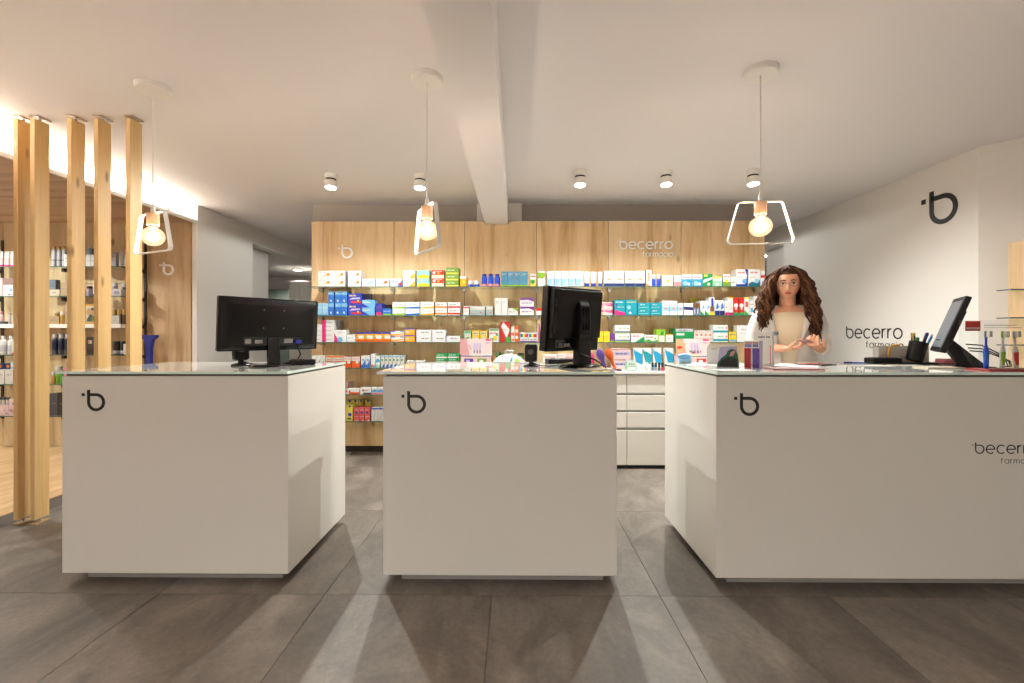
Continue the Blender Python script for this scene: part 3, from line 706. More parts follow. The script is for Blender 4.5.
W1 = ' on the top glass shelf'
row(0, [
 ([(318, 331.6), (331.7, 345.2)], 16, 2, 'white', SW('amber', 'orange'), 'white box with an orange swoosh, in the pile of four'),
 ([(348, 361)], 16, 2, 'white', SW('sky', 'orange'), 'white box with blue swoosh and orange ball, pile of two'),
 ([(362, 375)], 8, 1, 'white', SW('sky', 'aqua'), 'single white box with a teal ball'),
 ([(376, 389)], 8, 1, 'white', SW('sky', 'dorange'), 'single white box with blue swoosh and dark orange ball'),
 ([(390, 402)], 8, 1, 'white', [('t', .1, .6, .6, .78, 'indigo'), ('p', [(.6, 0), (1, 0), (1, .8)], 'royal'), ('c', .82, .3, .2, 'red')], 'white box with red and blue corner'),
 ([(403, 415)], 16.5, 2, 'white', DIAG('amber', 'yellow'), 'white box with a yellow diagonal corner, pile of two'),
 ([(417, 429.5)], 16.5, 2, 'aqua', [('p', [(0, 0), (1, 0), (1, .3), (.5, .5), (0, .25)], 'yellow'), ('c', .2, .8, .1, 'orange'), ('t', .3, .72, .8, .82, 'white')], 'turquoise box with yellow wave, pile of two'),
 ([(431.5, 444)], 16.5, 2, 'cream', [('r', 0, .42, 1, 1, 'red'), ('c', .2, .7, .17, 'white'), ('c', .55, .65, .14, 'amber'), ('t', .3, .82, .9, .9, 'white')], 'red and cream box, pile of two'),
 ([(446, 458.5)], 19, 3, 'olive', [('r', 0, 0, 1, .22, 'lemon'), ('t', .1, .5, .7, .66, 'white')], 'lime green box, pile of three', dict(d=.16)),
 ([(460, 466.5)], 10.5, 1, 'amber', [('r', 0, .75, 1, 1, 'white'), ('c', .55, .4, .2, 'yellow')], 'small upright yellow and orange box'),
 ([(467.5, 473.4), (473.6, 479.5)], 5.8, 1, 'white', [], 'small white jar with a blue band', dict(kind='jar', band=(.1, .6, 'royal'), cap='white')),
 ([(481, 487.3), (487.5, 493.8), (494, 500.3)], 12.8, 1, 'royal', [], 'blue bottle with pink foot', dict(kind='bottle', band=(.0, .26, 'pink'), cap='indigo', cr=.75, ch=.16)),
 ([(501, 507.5), (507.6, 514.2), (514.4, 521), (521.2, 528)], 15, 1, 'steelblue', [('r', 0, 0, 1, .12, 'lime'), ('t', .15, .8, .85, .87, 'white'), ('t', .15, .7, .5, .73, 'white')], 'tall grey blue box with lime foot'),
 ([(530, 536)], 12.5, 1, 'lemon', [('r', 0, .55, 1, 1, 'white'), ('c', .45, .38, .17, 'green'), ('r', .1, .78, .9, .86, 'red')], 'upright box with a green leaf'),
 ([(538, 545)], 15.5, 1, 'white', [('p', [(0, .55), (.6, .5), (1, .65), (1, .9), (0, .9)], 'lime')], 'upright white box with green swoosh'),
 ([(547, 554.1), (554.3, 561.3), (561.5, 568.5), (568.7, 575.6), (575.8, 583)], 15.5, 1, 'white', [('r', 0, .06, 1, .5, 'pblue'), ('p', [(.55, .1), (.9, .1), (.8, .45)], 'white'), ('t', .15, .75, .8, .8, 'sky')], 'upright white and pale blue box'),
 ([(584, 590.4), (590.6, 597.4), (598, 603)], 15, 1, 'white', [], 'white tube with dark blue cap', dict(kind='tube', cap='indigo', ch=.22)),
 ([(604, 614), (614.3, 624.3), (625, 634.7), (635, 645)], 15.5, 1, 'white', [('r', 0, 0, 1, .2, 'navy'), ('p', [(.2, .45), (.5, .55), (.85, .42), (.6, .38)], 'tan'), ('t', .2, .75, .8, .82, 'bluegrey')], 'upright white box with navy foot'),
 ([(646, 651.5)], 16.4, 1, 'white', [('r', .3, .3, .7, .85, 'tan'), ('p', [(0, 0), (1, 0), (0, .2)], 'orange')], 'narrow white and orange box'),
 ([(652.3, 656.4), (657, 661.2)], 12, 1, 'royal', [], 'small blue bottle with white cap', dict(kind='bottle', cap='white', ch=.35, cr=.8)),
 ([(662, 673)], 11, 1, 'offwhite', [('c', .55, .5, .14, 'yellow'), ('c', .5, .1, .1, 'lemon'), ('t', .1, .75, .5, .8, 'grey')], 'cream box with yellow dots'),
 ([(674, 681.5)], 11, 1, 'white', [('r', 0, 0, 1, .42, 'rose')], 'white box with dusty pink foot'),
 ([(682, 691.6), (692.5, 702.5)], 12, 1, 'white', [('r', 0, 0, 1, .6, 'cyan'), ('c', .35, .25, .2, 'pblue'), ('c', .7, .2, .12, 'white'), ('t', .1, .7, .9, .8, 'coral')], 'white and cyan box with bubbles'),
 ([(703, 712.5)], 12.5, 1, 'green', [('p', [(0, .25), (1, .6), (1, .75), (0, .5)], 'white'), ('r', .1, .78, .5, .95, 'lemon'), ('c', .6, .17, .12, 'pale_pink')], 'green box with a white stripe'),
 ([(712.7, 722)], 10, 1, 'mint', [('r', 0, .55, 1, .78, 'white'), ('r', 0, .8, 1, 1, 'lemon'), ('c', .5, .22, .14, 'white')], 'mint box with yellow top'),
 ([(723, 730.5)], 12, 1, 'white', [('r', 0, 0, 1, .38, 'olive'), ('c', .5, .45, .14, 'yellow'), ('t', .1, .75, .9, .85, 'red')], 'white box with red print and olive foot'),
 ([(731, 736)], 9.5, 1, 'white', [('t', .1, .35, .9, .5, 'green')], 'small white box with green print'),
 ([(736.2, 747.8)], 17, 1, 'white', [('p', [(.7, 0), (1, 0), (1, 1), (.75, 1), (.95, .6)], 'indigo'), ('r', 0, 0, .8, .13, 'indigo'), ('c', .72, .3, .14, 'sky'), ('t', .15, .76, .75, .86, 'red'), ('t', .1, .52, .6, .56, 'indigo')], 'large white and indigo box with red print'),
 ([(748.5, 760)], 17, 1, 'white', [('p', [(0, 0), (1, 0), (1, .4), (.7, .2), (.3, .28), (0, .15)], 'dteal'), ('c', .72, .32, .14, 'pblue'), ('t', .15, .76, .8, .86, 'red'), ('t', .1, .52, .6, .56, 'grey')], 'large white and dark teal box with red print'),
 ([(760.6, 765)], 15.5, 1, 'white', [('r', 0, .55, 1, .72, 'red'), ('r', .3, 0, 1, .35, 'sky')], 'slim white, red and blue box at the end'),
], where=W1)
W2 = ' on the second glass shelf'
row(1, [
 ([(317, 322.3), (322.5, 328)], 12, 1, 'pblue', [('t', .15, .6, .85, .68, 'white'), ('r', 0, 0, 1, .1, 'sky')], 'pale blue upright box'),
 ([(328.2, 334), (335, 341), (341.2, 347.3)], 24, 2, 'blue', [('r', 0, .7, 1, 1, 'sky'), ('p', [(.3, .2), (.6, .1), (.5, .35)], 'white'), ('t', .15, .82, .6, .88, 'yellow')], 'mid blue upright box, in the pile of six'),
 ([(348, 361.5)], 22, 2, 'indigo', [('r', .22, .1, 1, .28, 'red'), ('p', [(.1, .42), (.9, .5), (.9, .62), (.3, .6)], 'lilac'), ('t', .1, .72, .6, .86, 'lemon'), ('c', .75, .3, .1, 'amber')], 'dark blue box with a red band, pile of two'),
 ([(362, 374.8)], 15.4, 2, 'sky', [('p', [(0, 0), (.6, 0), (.1, .5), (0, .5)], 'indigo'), ('t', .1, .6, .6, .78, 'lemon')], 'sky blue box with a dark corner, pile of two', dict(top='blue')),
 ([(363.5, 371)], 22, 1, 'bluegrey', TXT('white'), 'grey blue box standing behind the sky blue pair', dict(y=4.52, d=.05)),
 ([(376, 382)], 12, 1, 'indigo', [('r', 0, 0, 1, .25, 'magenta'), ('r', .1, .5, .9, .75, 'violet')], 'small violet and magenta upright box'),
 ([(382.5, 391.5)], 6.8, 1, 'blue', [('r', 0, 0, 1, .2, 'lime'), ('t', .1, .5, .9, .66, 'lilac')], 'low blue box with lime foot'),
 ([(383, 391)], 11, 1, 'dbrown', [], 'dark brown box behind the low blue one', dict(y=4.52, d=.05)),
 ([(392.5, 404.7)], 13.4, 2, 'white', [('p', [(0, 0), (1, .0), (1, .32), (0, .18)], 'lime'), ('t', .25, .55, .9, .68, 'grey')], 'white box with a lime band, pile of two'),
 ([(405.3, 419.6)], 13.4, 2, 'white', [('p', [(0, 0), (1, .0), (1, .32), (0, .18)], 'blue'), ('t', .25, .55, .9, .68, 'bluegrey')], 'white box with a blue band, pile of two'),
 ([(420.3, 434)], 13.4, 2, 'white', [('p', [(0, 0), (1, .0), (1, .32), (0, .18)], 'amber'), ('t', .25, .55, .9, .68, 'grey')], 'white box with an amber band, pile of two', dict(side='orange')),
 ([(435.3, 447)], 13, 2, 'white', BAND('orange', .12, .38), 'white box with an orange stripe, pile of two'),
 ([(448, 460)], 13, 2, 'white', BAND('red', .12, .38), 'white box with a red stripe, pile of two'),
 ([(463.3, 469)], 9.3, 1, 'white', [('r', 0, .75, 1, .9, 'red'), ('t', .1, .4, .9, .5, 'coral')], 'small white box with red top'),
 ([(470, 485)], 9.3, 1, 'greyteal', [('r', 0, .6, 1, .95, 'offwhite'), ('t', .1, .68, .4, .8, 'mint'), ('c', .7, .3, .1, 'coral'), ('t', .05, .1, .4, .2, 'coral')], 'wide grey green box with coral dot'),
 ([(486.3, 493)], 9.3, 1, 'greyteal', [('r', 0, .6, 1, .95, 'offwhite'), ('c', .6, .3, .09, 'coral')], 'narrow grey green box with coral dot'),
 ([(494.6, 501), (501.3, 507.6)], 17.2, 1, 'white', [('t', .2, .75, .8, .8, 'grey'), ('t', .2, .65, .6, .68, 'lgrey')], 'tall plain white box'),
 ([(508, 518)], 7.2, 1, 'white', [('p', [(.4, 1), (1, .5), (1, 1)], 'lime'), ('t', .1, .4, .75, .54, 'grey')], 'low white box with lime corner'),
 ([(520, 534)], 17.2, 2, 'white', [('p', [(0, .75), (.6, .8), (1, .55), (1, 1), (0, 1)], 'purple'), ('t', .12, .35, .85, .48, 'violet')], 'white box with a purple curve, pile of two'),
 ([(536, 541.5)], 7.2, 1, 'white', [('r', 0, .6, 1, 1, 'red')], 'small white and red box beside the square monitor'),
 ([(598.6, 612.5)], 13, 2, 'pale_pink', [('p', [(0, .3), (.4, .55), (1, .3), (1, .85), (0, .8)], 'hotpink'), ('c', .25, .2, .16, 'amber'), ('t', .3, .62, .9, .74, 'white')], 'white and hot pink box, pile of two'),
 ([(614.5, 625.3)], 15.3, 1, 'teal', [('p', [(0, 0), (1, 0), (1, .15), (0, .35)], 'hotpink'), ('t', .12, .82, .8, .88, 'white'), ('c', .2, .68, .08, 'violet'), ('t', .3, .5, .9, .55, 'white')], 'teal box with a hot pink corner'),
 ([(625.6, 637)], 15.3, 1, 'teal', [('t', .12, .82, .9, .88, 'lemon'), ('c', .3, .5, .12, 'pblue'), ('c', .4, .15, .08, 'white')], 'teal box with a white blossom'),
 ([(637.6, 650), (650.3, 661.5)], 12.4, 2, 'teal', [('t', .12, .62, .6, .76, 'white'), ('c', .15, .75, .1, 'violet'), ('r', .1, .2, .85, .3, 'aqua')], 'flat teal box, in the pile of four'),
 ([(662, 669.5), (670, 677)], 14.4, 1, 'white', [('r', 0, .25, 1, .6, 'pblue'), ('c', .5, .45, .08, 'orange'), ('t', .2, .88, .8, .93, 'green')], 'white box with pale blue panel and orange dot'),
 ([(677.6, 683)], 12, 1, 'white', [('r', 0, .35, 1, .7, 'pblue'), ('c', .5, .5, .09, 'orange')], 'short white box with pale blue panel'),
 ([(684, 693)], 12, 1, 'white', [('p', [(0, .45), (1, .4), (1, .65), (.5, .7), (0, .7)], 'navy'), ('t', .1, .82, .9, .86, 'grey')], 'white box with a navy ribbon'),
 ([(693.4, 696.4), (696.6, 699.8)], 12, 1, 'bluegrey', [('r', 0, .6, 1, 1, 'brown'), ('r', .2, .1, .6, .5, 'lilac')], 'slim brown and grey packet', dict(d=.14)),
 ([(700.2, 704.6), (704.9, 709.4)], 14.4, 1, 'white', [('p', [(0, 0), (1, 0), (0, .35)], 'green'), ('p', [(.4, .4), (1, .5), (.7, .8)], 'sky')], 'slim white packet with green foot', dict(d=.14)),
 ([(690.5, 699.8)], 17.8, 1, 'lemon', [], 'yellow box lying behind the slim packets', dict(y=4.555, d=.03)),
 ([(709.7, 714.5)], 17.8, 1, 'white', [('r', 0, 0, 1, .18, 'yellow'), ('r', .1, .2, .9, .5, 'brown'), ('r', .3, .5, .8, .95, 'indigo')], 'tall slim packet with brown and yellow foot', dict(d=.14)),
 ([(715, 719.5), (719.8, 724.4)], 14.8, 1, 'white', [('r', 0, 0, 1, .3, 'navy'), ('p', [(.2, .35), (.9, .5), (.6, .85), (.3, .7)], 'blue')], 'slim white packet with navy foot', dict(d=.14)),
 ([(725, 728)], 14, 1, 'white', [('r', 0, 0, 1, .2, 'magenta'), ('t', .2, .5, .8, .6, 'red')], 'slim white packet with magenta foot', dict(d=.14)),
 ([(728.3, 733)], 18, 1, 'white', [('r', 0, 0, 1, .15, 'magenta'), ('r', .0, .93, 1, 1, 'yellow'), ('r', .25, .3, .75, .8, 'pale_pink')], 'tall slim packet with magenta foot and yellow top', dict(d=.14, top='yellow')),
 ([(733.4, 738.6), (739, 744)], 17.5, 1, 'red', [('r', 0, 0, 1, .15, 'green'), ('c', .5, .55, .12, 'white'), ('r', .3, .3, .7, .45, 'pale_pink')], 'tall slim red packet with green foot', dict(d=.14)),
 ([(744.3, 749.3)], 18, 1, 'white', [('r', 0, .9, 1, 1, 'lemon'), ('r', .2, .45, .8, .75, 'coral'), ('p', [(0, 0), (1, 0), (0, .3)], 'leaf')], 'tall slim white packet with coral panel', dict(d=.14)),
 ([(749.6, 754)], 14.6, 1, 'white', [('r', .2, .2, .8, .5, 'sky'), ('t', .1, .7, .9, .78, 'bluegrey')], 'slim white and blue packet near the woman', dict(d=.14)),
 ([(754.3, 757)], 19, 1, 'white', [('r', 0, .3, 1, .5, 'amber')], 'tall slim white packet with amber band', dict(d=.14)),
 ([(757.2, 760)], 19, 1, 'dorange', [('r', .0, .8, 1, 1, 'white')], 'tall slim orange packet', dict(d=.14)),
 ([(760.2, 764.4)], 19, 1, 'indigo', [('r', 0, 0, 1, .5, 'lilac')], 'tall slim indigo packet at the shelf end', dict(d=.14)),
], where=W2)
W3 = ' on the third glass shelf'
MG = [('p', [(0, 0), (.3, 0), (.4, .5), (.3, 1), (0, 1)], 'hotpink'), ('c', .34, .4, .2, 'lilac'), ('t', .45, .5, .85, .65, 'grey')]
row(2, [
 ([(313.5, 321.8)], 17.5, 4, 'white', [('p', [(0, 0), (.12, 0), (.2, .5), (.12, 1), (0, 1)], 'sky'), ('t', .3, .5, .85, .65, 'grey')], 'flat white box with a pale blue edge, pile of four'),
 ([(322.2, 334)], 22, 5, 'white', MG, 'flat white box with a magenta end, pile of five'),
 ([(332.6, 340)], 22, 5, 'lgrey', [], 'flat grey box behind the magenta pile', dict(y=4.5, d=.07)),
 ([(334.2, 346)], 12.2, 1, 'white', [('p', [(0, 0), (.45, 0), (0, .75)], 'hotpink'), ('c', .5, .2, .22, 'sky'), ('t', .3, .75, .8, .83, 'grey')], 'white box with a magenta triangle'),
 ([(346.4, 355.4)], 7.6, 1, 'white', [('t', .15, .5, .8, .62, 'sky'), ('r', 0, 0, .06, 1, 'pblue')], 'low white box with pale blue print'),
 ([(356, 364), (364.3, 373), (373.3, 381.9), (382.2, 390.6)], 10, 1, 'amber', [('r', 0, .82, 1, 1, 'indigo'), ('p', [(0, 0), (1, 0), (1, .2), (0, .3)], 'dorange'), ('r', .3, .35, 1, .65, 'white'), ('c', .22, .45, .07, 'green')], 'orange and white box with blue top'),
 ([(391.2, 404)], 11.2, 2, 'white', [('p', [(0, .1), (1, .4), (1, .6), (0, .35)], 'amber'), ('p', [(0, 0), (1, 0), (1, .2), (0, .1)], 'orange'), ('r', .7, .8, 1, 1, 'sky'), ('r', 0, .85, .3, 1, 'royal')], 'white box with an orange wave, pile of two'),
 ([(404.6, 414.6)], 13.6, 2, 'amber', [('r', 0, .86, 1, 1, 'royal'), ('c', .3, .45, .22, 'cream'), ('r', 0, 0, 1, .12, 'orange')], 'orange box with cream spot and blue top, pile of two'),
 ([(416, 431), (431.3, 445.6)], 12.4, 2, 'white', [('t', .35, .5, .85, .66, 'navy'), ('r', 0, 0, .08, 1, 'lilac')], 'white box with navy print, in the pile of four', dict(d=.15)),
 ([(446, 460)], 6.2, 1, 'white', [('t', .3, .5, .85, .66, 'navy'), ('r', 0, 0, .08, 1, 'lilac')], 'single white box with navy print beside the pile'),
 ([(464.2, 471.3)], 11.4, 1, 'mint', [('r', .1, .1, .9, .75, 'offwhite'), ('c', .5, .3, .15, 'leaf'), ('t', .1, .82, .9, .92, 'green')], 'upright box in white and mint green'),
 ([(472, 479.4), (479.7, 487.4)], 11.6, 1, 'yellow', [('r', .1, .6, .9, .9, 'cream'), ('c', .5, .3, .2, 'cream'), ('t', .15, .7, .85, .8, 'brown')], 'yellow upright box with a cream label'),
 ([(489, 499)], 13.6, 1, 'white', [('c', .6, .3, .16, 'yellow'), ('c', .8, .55, .1, 'leaf'), ('t', .1, .6, .9, .7, 'coral'), ('r', .05, .85, .95, .95, 'leaf'), ('c', .3, .2, .1, 'leaf')], 'white upright box with green and red print'),
 ([(500.2, 510)], 20.5, 1, 'red', [('p', [(.1, .75), (.65, .2), (1, .6), (.3, .98)], 'white'), ('r', .55, 0, 1, .25, 'leaf'), ('t', .25, .6, .7, .64, 'dgrey')], 'tall red box with a white diamond'),
 ([(511, 514.6)], 15.8, 1, 'offwhite', [('c', .5, .5, .1, 'coral'), ('r', .1, .1, .9, .2, 'orange')], 'narrow white box with orange print'),
 ([(514.8, 518.7)], 15.8, 1, 'dorange', [('c', .5, .3, .1, 'white'), ('r', .1, .6, .9, .8, 'pale_pink')], 'narrow orange box'),
 ([(520, 528.3), (528.7, 537)], 9.6, 1, 'white', [('r', .05, .5, .2, .85, 'royal'), ('r', .2, .5, .35, .85, 'green'), ('r', .35, .5, .5, .85, 'yellow'), ('r', .5, .5, .65, .85, 'orange'), ('r', .65, .5, .8, .85, 'red'), ('r', .8, .5, .95, .85, 'purple'), ('r', 0, 0, 1, .12, 'purple'), ('t', .1, .25, .9, .35, 'navy')], 'white box with a rainbow band', dict(top='yellow')),
 ([(538.5, 541.6)], 18.5, 1, 'white', [('r', 0, 0, .5, 1, 'magenta')], 'narrow white and magenta box'),
 ([(592.5, 596.8), (597.5, 603.3), (603.7, 609.8)], 10.8, 1, 'yellow', [('r', .1, .7, .9, .8, 'lemon'), ('t', .2, .4, .8, .5, 'gold')], 'plain yellow box beside the square monitor'),
 ([(610.2, 614.5)], 8.8, 1, 'purple', [('r', 0, 0, 1, .15, 'lime')], 'small purple box with lime foot'),
 ([(615, 630)], 17, 2, 'white', [('r', 0, .1, 1, .3, 'bluegrey'), ('r', 0, 0, 1, .08, 'lime'), ('t', .25, .55, .75, .72, 'lime'), ('c', .88, .6, .12, 'grey')], 'white box with lime print, pile of two'),
 ([(631.2, 644)], 8.6, 1, 'white', [('p', [(.3, 0), (1, 0), (1, .65)], 'green'), ('t', .1, .6, .6, .78, 'red')], 'white box with green hill and red print'),
 ([(644.6, 657.8)], 7.2, 1, 'white', [('p', [(0, 0), (1, 0), (1, .3), (.6, .1), (.3, .4), (0, .2)], 'leaf'), ('t', .1, .6, .65, .78, 'red'), ('c', .82, .5, .16, 'lime')], 'low white box with green grass and red print'),
 ([(656.4, 665.5)], 12.8, 1, 'lime', [('r', .25, 0, .9, .5, 'offwhite'), ('c', .65, .72, .13, 'green'), ('t', .3, .55, .85, .6, 'dgreen')], 'lime green upright box'),
 ([(665.8, 673.2)], 7.8, 1, 'white', [('r', 0, .9, 1, 1, 'amber'), ('t', .2, .4, .7, .5, 'grey')], 'small white box with amber edge'),
 ([(671, 675.0)], 13.5, 1, 'lime', [('r', .3, .2, .7, .8, 'leaf')], 'narrow lime box at the end of the green row', dict(y=4.51, d=.06)),
 ([(675.6, 693)], 13.4, 1, 'green', [('r', 0, .78, 1, 1, 'lgrey'), ('r', .05, .5, .5, .66, 'white'), ('r', 0, 0, 1, .08, 'lime'), ('t', .2, .84, .7, .92, 'dgrey')], 'wide green box with grey top'),
 ([(694.2, 712.8)], 11.6, 1, 'offwhite', [('c', .14, .62, .09, 'dorange'), ('c', .38, .62, .09, 'dorange'), ('c', .62, .62, .09, 'dorange'), ('c', .86, .62, .09, 'dorange'), ('t', .04, .25, .96, .33, 'orange'), ('t', .04, .85, .96, .9, 'orange')], 'wide white box with four orange dots'),
 ([(713.2, 728)], 17, 2, 'white', [('r', 0, .12, 1, .36, 'teal'), ('c', .9, .65, .1, 'coral'), ('t', .3, .6, .7, .74, 'leaf')], 'white box with a teal band, pile of two'),
 ([(729, 736.4)], 10.4, 1, 'yellow', [('r', 0, .05, 1, .22, 'sky'), ('t', .1, .65, .9, .78, 'indigo')], 'mustard yellow box with blue foot'),
 ([(737.2, 751)], 16.8, 1, 'white', [('t', .3, .72, .7, .78, 'grey'), ('t', .2, .5, .8, .54, 'lgrey')], 'large plain white box behind the woman'),
], where=W3)
W4 = ' on the fourth glass shelf'
row(3, [
 ([(312, 316.3), (316.5, 320.6)], 12, 1, 'white', [('p', [(.1, .2), (.5, .2), (1, .75), (.5, .5)], 'indigo'), ('r', 0, .05, 1, .12, 'pale_pink')], 'white upright box with an indigo flick'),
 ([(320.8, 325)], 12, 1, 'white', [('p', [(.1, .2), (.5, .2), (1, .75), (.5, .5)], 'leaf')], 'white upright box with a green flick'),
 ([(326, 334), (334.3, 343)], 12, 1, 'offwhite', [('r', 0, .42, 1, .55, 'dorange'), ('r', 0, .85, 1, 1, 'orange'), ('t', .1, .65, .9, .72, 'coral'), ('r', .1, .1, .9, .3, 'pale_pink')], 'white box with two orange stripes'),
 ([(343.5, 351.6), (352, 360)], 11, 1, 'dorange', [('r', 0, .6, 1, 1, 'offwhite'), ('c', .65, .5, .14, 'white'), ('t', .1, .75, .9, .83, 'coral')], 'orange box with white top'),
 ([(361, 365.4), (365.7, 370)], 12, 1, 'white', [('p', [(0, 0), (1, 0), (1, .7), (.4, .3), (0, .2)], 'blue'), ('c', .5, .65, .1, 'sky')], 'white upright box with a blue peak'),
 ([(371, 375.2)], 14, 1, 'white', [('c', .3, .12, .1, 'coral'), ('c', .75, .1, .09, 'sky'), ('t', .2, .7, .8, .75, 'grey')], 'tall white box with coral and blue dots'),
 ([(375.6, 380)], 12, 1, 'white', [('r', 0, 0, 1, .25, 'mint'), ('p', [(0, .4), (1, .5), (.8, .7), (.2, .75)], 'cyan')], 'white upright box with cyan splash'),
 ([(380.8 + 3.9 * i, 384.5 + 3.9 * i) for i in range(6)], 12.4, 1, 'offwhite', [('p', [(.2, 0), (1, 0), (1, .3), (.6, .25)], 'blue'), ('r', 0, .85, 1, 1, 'pblue'), ('c', .4, .62, .08, 'green')], 'white upright box with blue corner'),
 ([(406.5, 410), (410.4, 414.2)], 7, 1, 'white', [('r', .1, .2, .9, .7, 'teal')], 'small white and teal box'),
 ([(415.5, 425)], 7, 1, 'white', TXT('navy'), 'white box with navy print behind the middle counter'),
 ([(436, 447.4), (447.8, 459)], 14.4, 3, 'green', [('r', 0, 0, 1, .3, 'white'), ('t', .1, .55, .7, .75, 'white'), ('c', .9, .2, .14, 'orange')], 'green and white box, in the pile of six'),
], where=W4)
row(4, [
 ([(345.8, 349.4)], 11.6, 1, 'white', [('r', 0, .1, 1, .25, 'red'), ('r', .6, .2, 1, 1, 'coral')], 'upright white and red box', dict(y=4.47)),
 ([(347, 359.4)], 5.4, 1, 'white', [('r', .15, 0, 1, .4, 'dorange'), ('c', .2, .55, .16, 'red')], 'flat white and orange box'),
 ([(360, 371)], 6.4, 1, 'white', [('r', .3, 0, 1, .25, 'dgrey'), ('c', .28, .6, .17, 'red'), ('t', .45, .55, .9, .7, 'coral')], 'flat white box with red star and black foot'),
 ([(371.6, 377.6), (378, 384)], 6.6, 1, 'white', [('r', 0, 0, 1, .25, 'pink'), ('r', .0, .3, 1, .7, 'sky'), ('c', .5, .6, .15, 'bluegrey')], 'small white, blue and pink box'),
], where=' on the fifth glass shelf')
row(5, [
 ([(346.4, 352.6)], 15.4, 1, 'lemon', [('p', [(.3, 1), (.8, 1), (.55, .82)], 'indigo'), ('c', .55, .4, .12, 'indigo'), ('r', .2, .08, .8, .2, 'dgrey')], 'yellow upright box with a blue top, front of the group'),
 ([(353.8, 359), (359.2, 364.2), (364.5, 370)], 13.2, 1, 'coral', [('c', .5, .62, .1, 'indigo'), ('t', .15, .8, .85, .87, 'pale_pink'), ('p', [(.5, 0), (.9, 0), (.9, .1)], 'white'), ('r', .1, .3, .9, .34, 'pale_pink')], 'coral red upright box with a blue dot'),
 ([(346.5, 352), (352.5, 358), (358.6, 363), (365, 370.5)], 18.6, 1, 'lemon', [('p', [(.2, 1), (.9, 1), (.55, .82)], 'indigo')], 'yellow box behind the coral boxes', dict(y=4.53, d=.06)),
 ([(371.4, 377.8), (378.2, 384.6)], 13, 1, 'offwhite', [('r', 0, .88, 1, 1, 'blue'), ('p', [(.2, .1), (.5, .1), (.8, .8), (.5, .8)], 'lgrey'), ('r', .3, .8, .5, .9, 'coral')], 'white upright box with blue top'),
], where=' on the lowest glass shelf')

# cosmetics on the left wall
LWH = [' on the top shelf at left', ' on the second shelf at left', ' on the third shelf at left', ' on the fourth shelf at left', ' on the fifth shelf at left', ' on the lowest shelf at left']
def lrow(i, items): row(i, items, Yf=LIY, Z=LS[i], where=LWH[i])
lrow(0, [
 ([(-5, .5), (1, 6.6), (7, 12.6)], 16, 1, 'white', [], 'white tube with pink cap', dict(kind='tube', cap='hotpink', ch=.14, band=(.1, .5, 'pale_pink'))),
 ([(17, 24)], 15, 1, 'pale_pink', TXT('rose'), 'pale pink box behind the outer post'),
 ([(49.4, 54.2), (54.6, 59.4), (60, 64.8)], 21, 1, 'lgrey', [], 'silver white bottle with gold cap', dict(kind='bottle', cap='gold', ch=.15, band=(.35, .4, 'dgrey'))),
 ([(64, 72.5)], 12.4, 1, 'white', TXT('grey'), 'plain white cream box'),
 ([(85.6, 90.2), (90.5, 95)], 12.2, 1, 'white', [('r', .1, .45, .9, .5, 'lgrey')], 'white cream box below the pump bottle', dict(d=.07)),
 ([(111, 116)], 14.5, 1, 'lgrey', TXT('rose'), 'pale grey box beside the white tube'),
 ([(116.6, 121.4)], 16.5, 1, 'white', [], 'white squeeze tube', dict(kind='tube', cap='white', ch=.1)),
 ([(122, 126)], 17.5, 1, 'white', [], 'tall white bottle beside the squeeze tube', dict(kind='bottle', cap='white', ch=.15)),
])
row(0, [([(86.2, 90)], 10, 1, 'pblue', [], 'pale blue pump bottle standing on white boxes at left', dict(kind='bottle', cap='white', ch=.3)),
        ([(91, 94.6)], 6, 1, 'dgrey', [], 'small dark jar standing on white boxes at left', dict(kind='jar', cap='dbrown'))], Yf=LIY + .002, Z=LS[0] + 12.2 * LIY / F + .001)
lrow(1, [
 ([(-4, 2.6)], 18.4, 1, 'pale_pink', TXT('white'), 'tall pale pink box'),
 ([(3, 12.8)], 11.4, 1, 'white', [('c', .8, .55, .12, 'sky'), ('r', .5, .08, .9, .16, 'navy')], 'white box with a blue leaf'),
 ([(5, 13)], 18, 1, 'rose', [], 'dusty pink box at the back', dict(y=4.735, d=.05)),
 ([(20, 28)], 15, 1, 'lilac', TXT('white'), 'lilac box behind the posts'),
 ([(48, 55.6)], 17.4, 1, 'bluegrey', [('r', 0, .5, 1, .52, 'lgrey')], 'grey blue box at the back', dict(y=4.72, d=.05)),
 ([(49.5, 59.6)], 6.6, 1, 'cream', [('t', .3, .45, .7, .6, 'dgrey')], 'low cream box'),
 ([(60.4, 68.6)], 13.8, 1, 'kraft', [('r', 0, .5, 1, .52, 'brown')], 'brown paper box'),
 ([(66, 72)], 7, 1, 'white', [], 'small white box behind the middle post', dict(y=4.7, d=.06)),
 ([(84.8, 90)], 10, 1, 'lilac', [], 'lilac jar with dark lid', dict(kind='jar', cap='dbrown', ch=.25)),
 ([(90.6, 95.4)], 15, 1, 'white', [], 'white tube leaning at the post', dict(kind='tube', cap='dgrey', ch=.14)),
 ([(110.6, 115.6)], 13.6, 1, 'lilac', [], 'tall lilac jar with white lid', dict(kind='jar', cap='white', ch=.25, y=4.66)),
 ([(112.6, 120.8)], 7, 1, 'white', [('r', .15, .2, .85, .7, 'lilac'), ('t', .2, .45, .8, .55, 'grey')], 'white card with a lilac panel', dict(d=.03, y=4.60)),
 ([(119.6, 127)], 12.6, 1, 'lgrey', [], 'wide grey tin with dark band', dict(kind='jar', cap='lgrey', ch=.25, band=(.7, .95, 'dgrey'), y=4.65)),
])
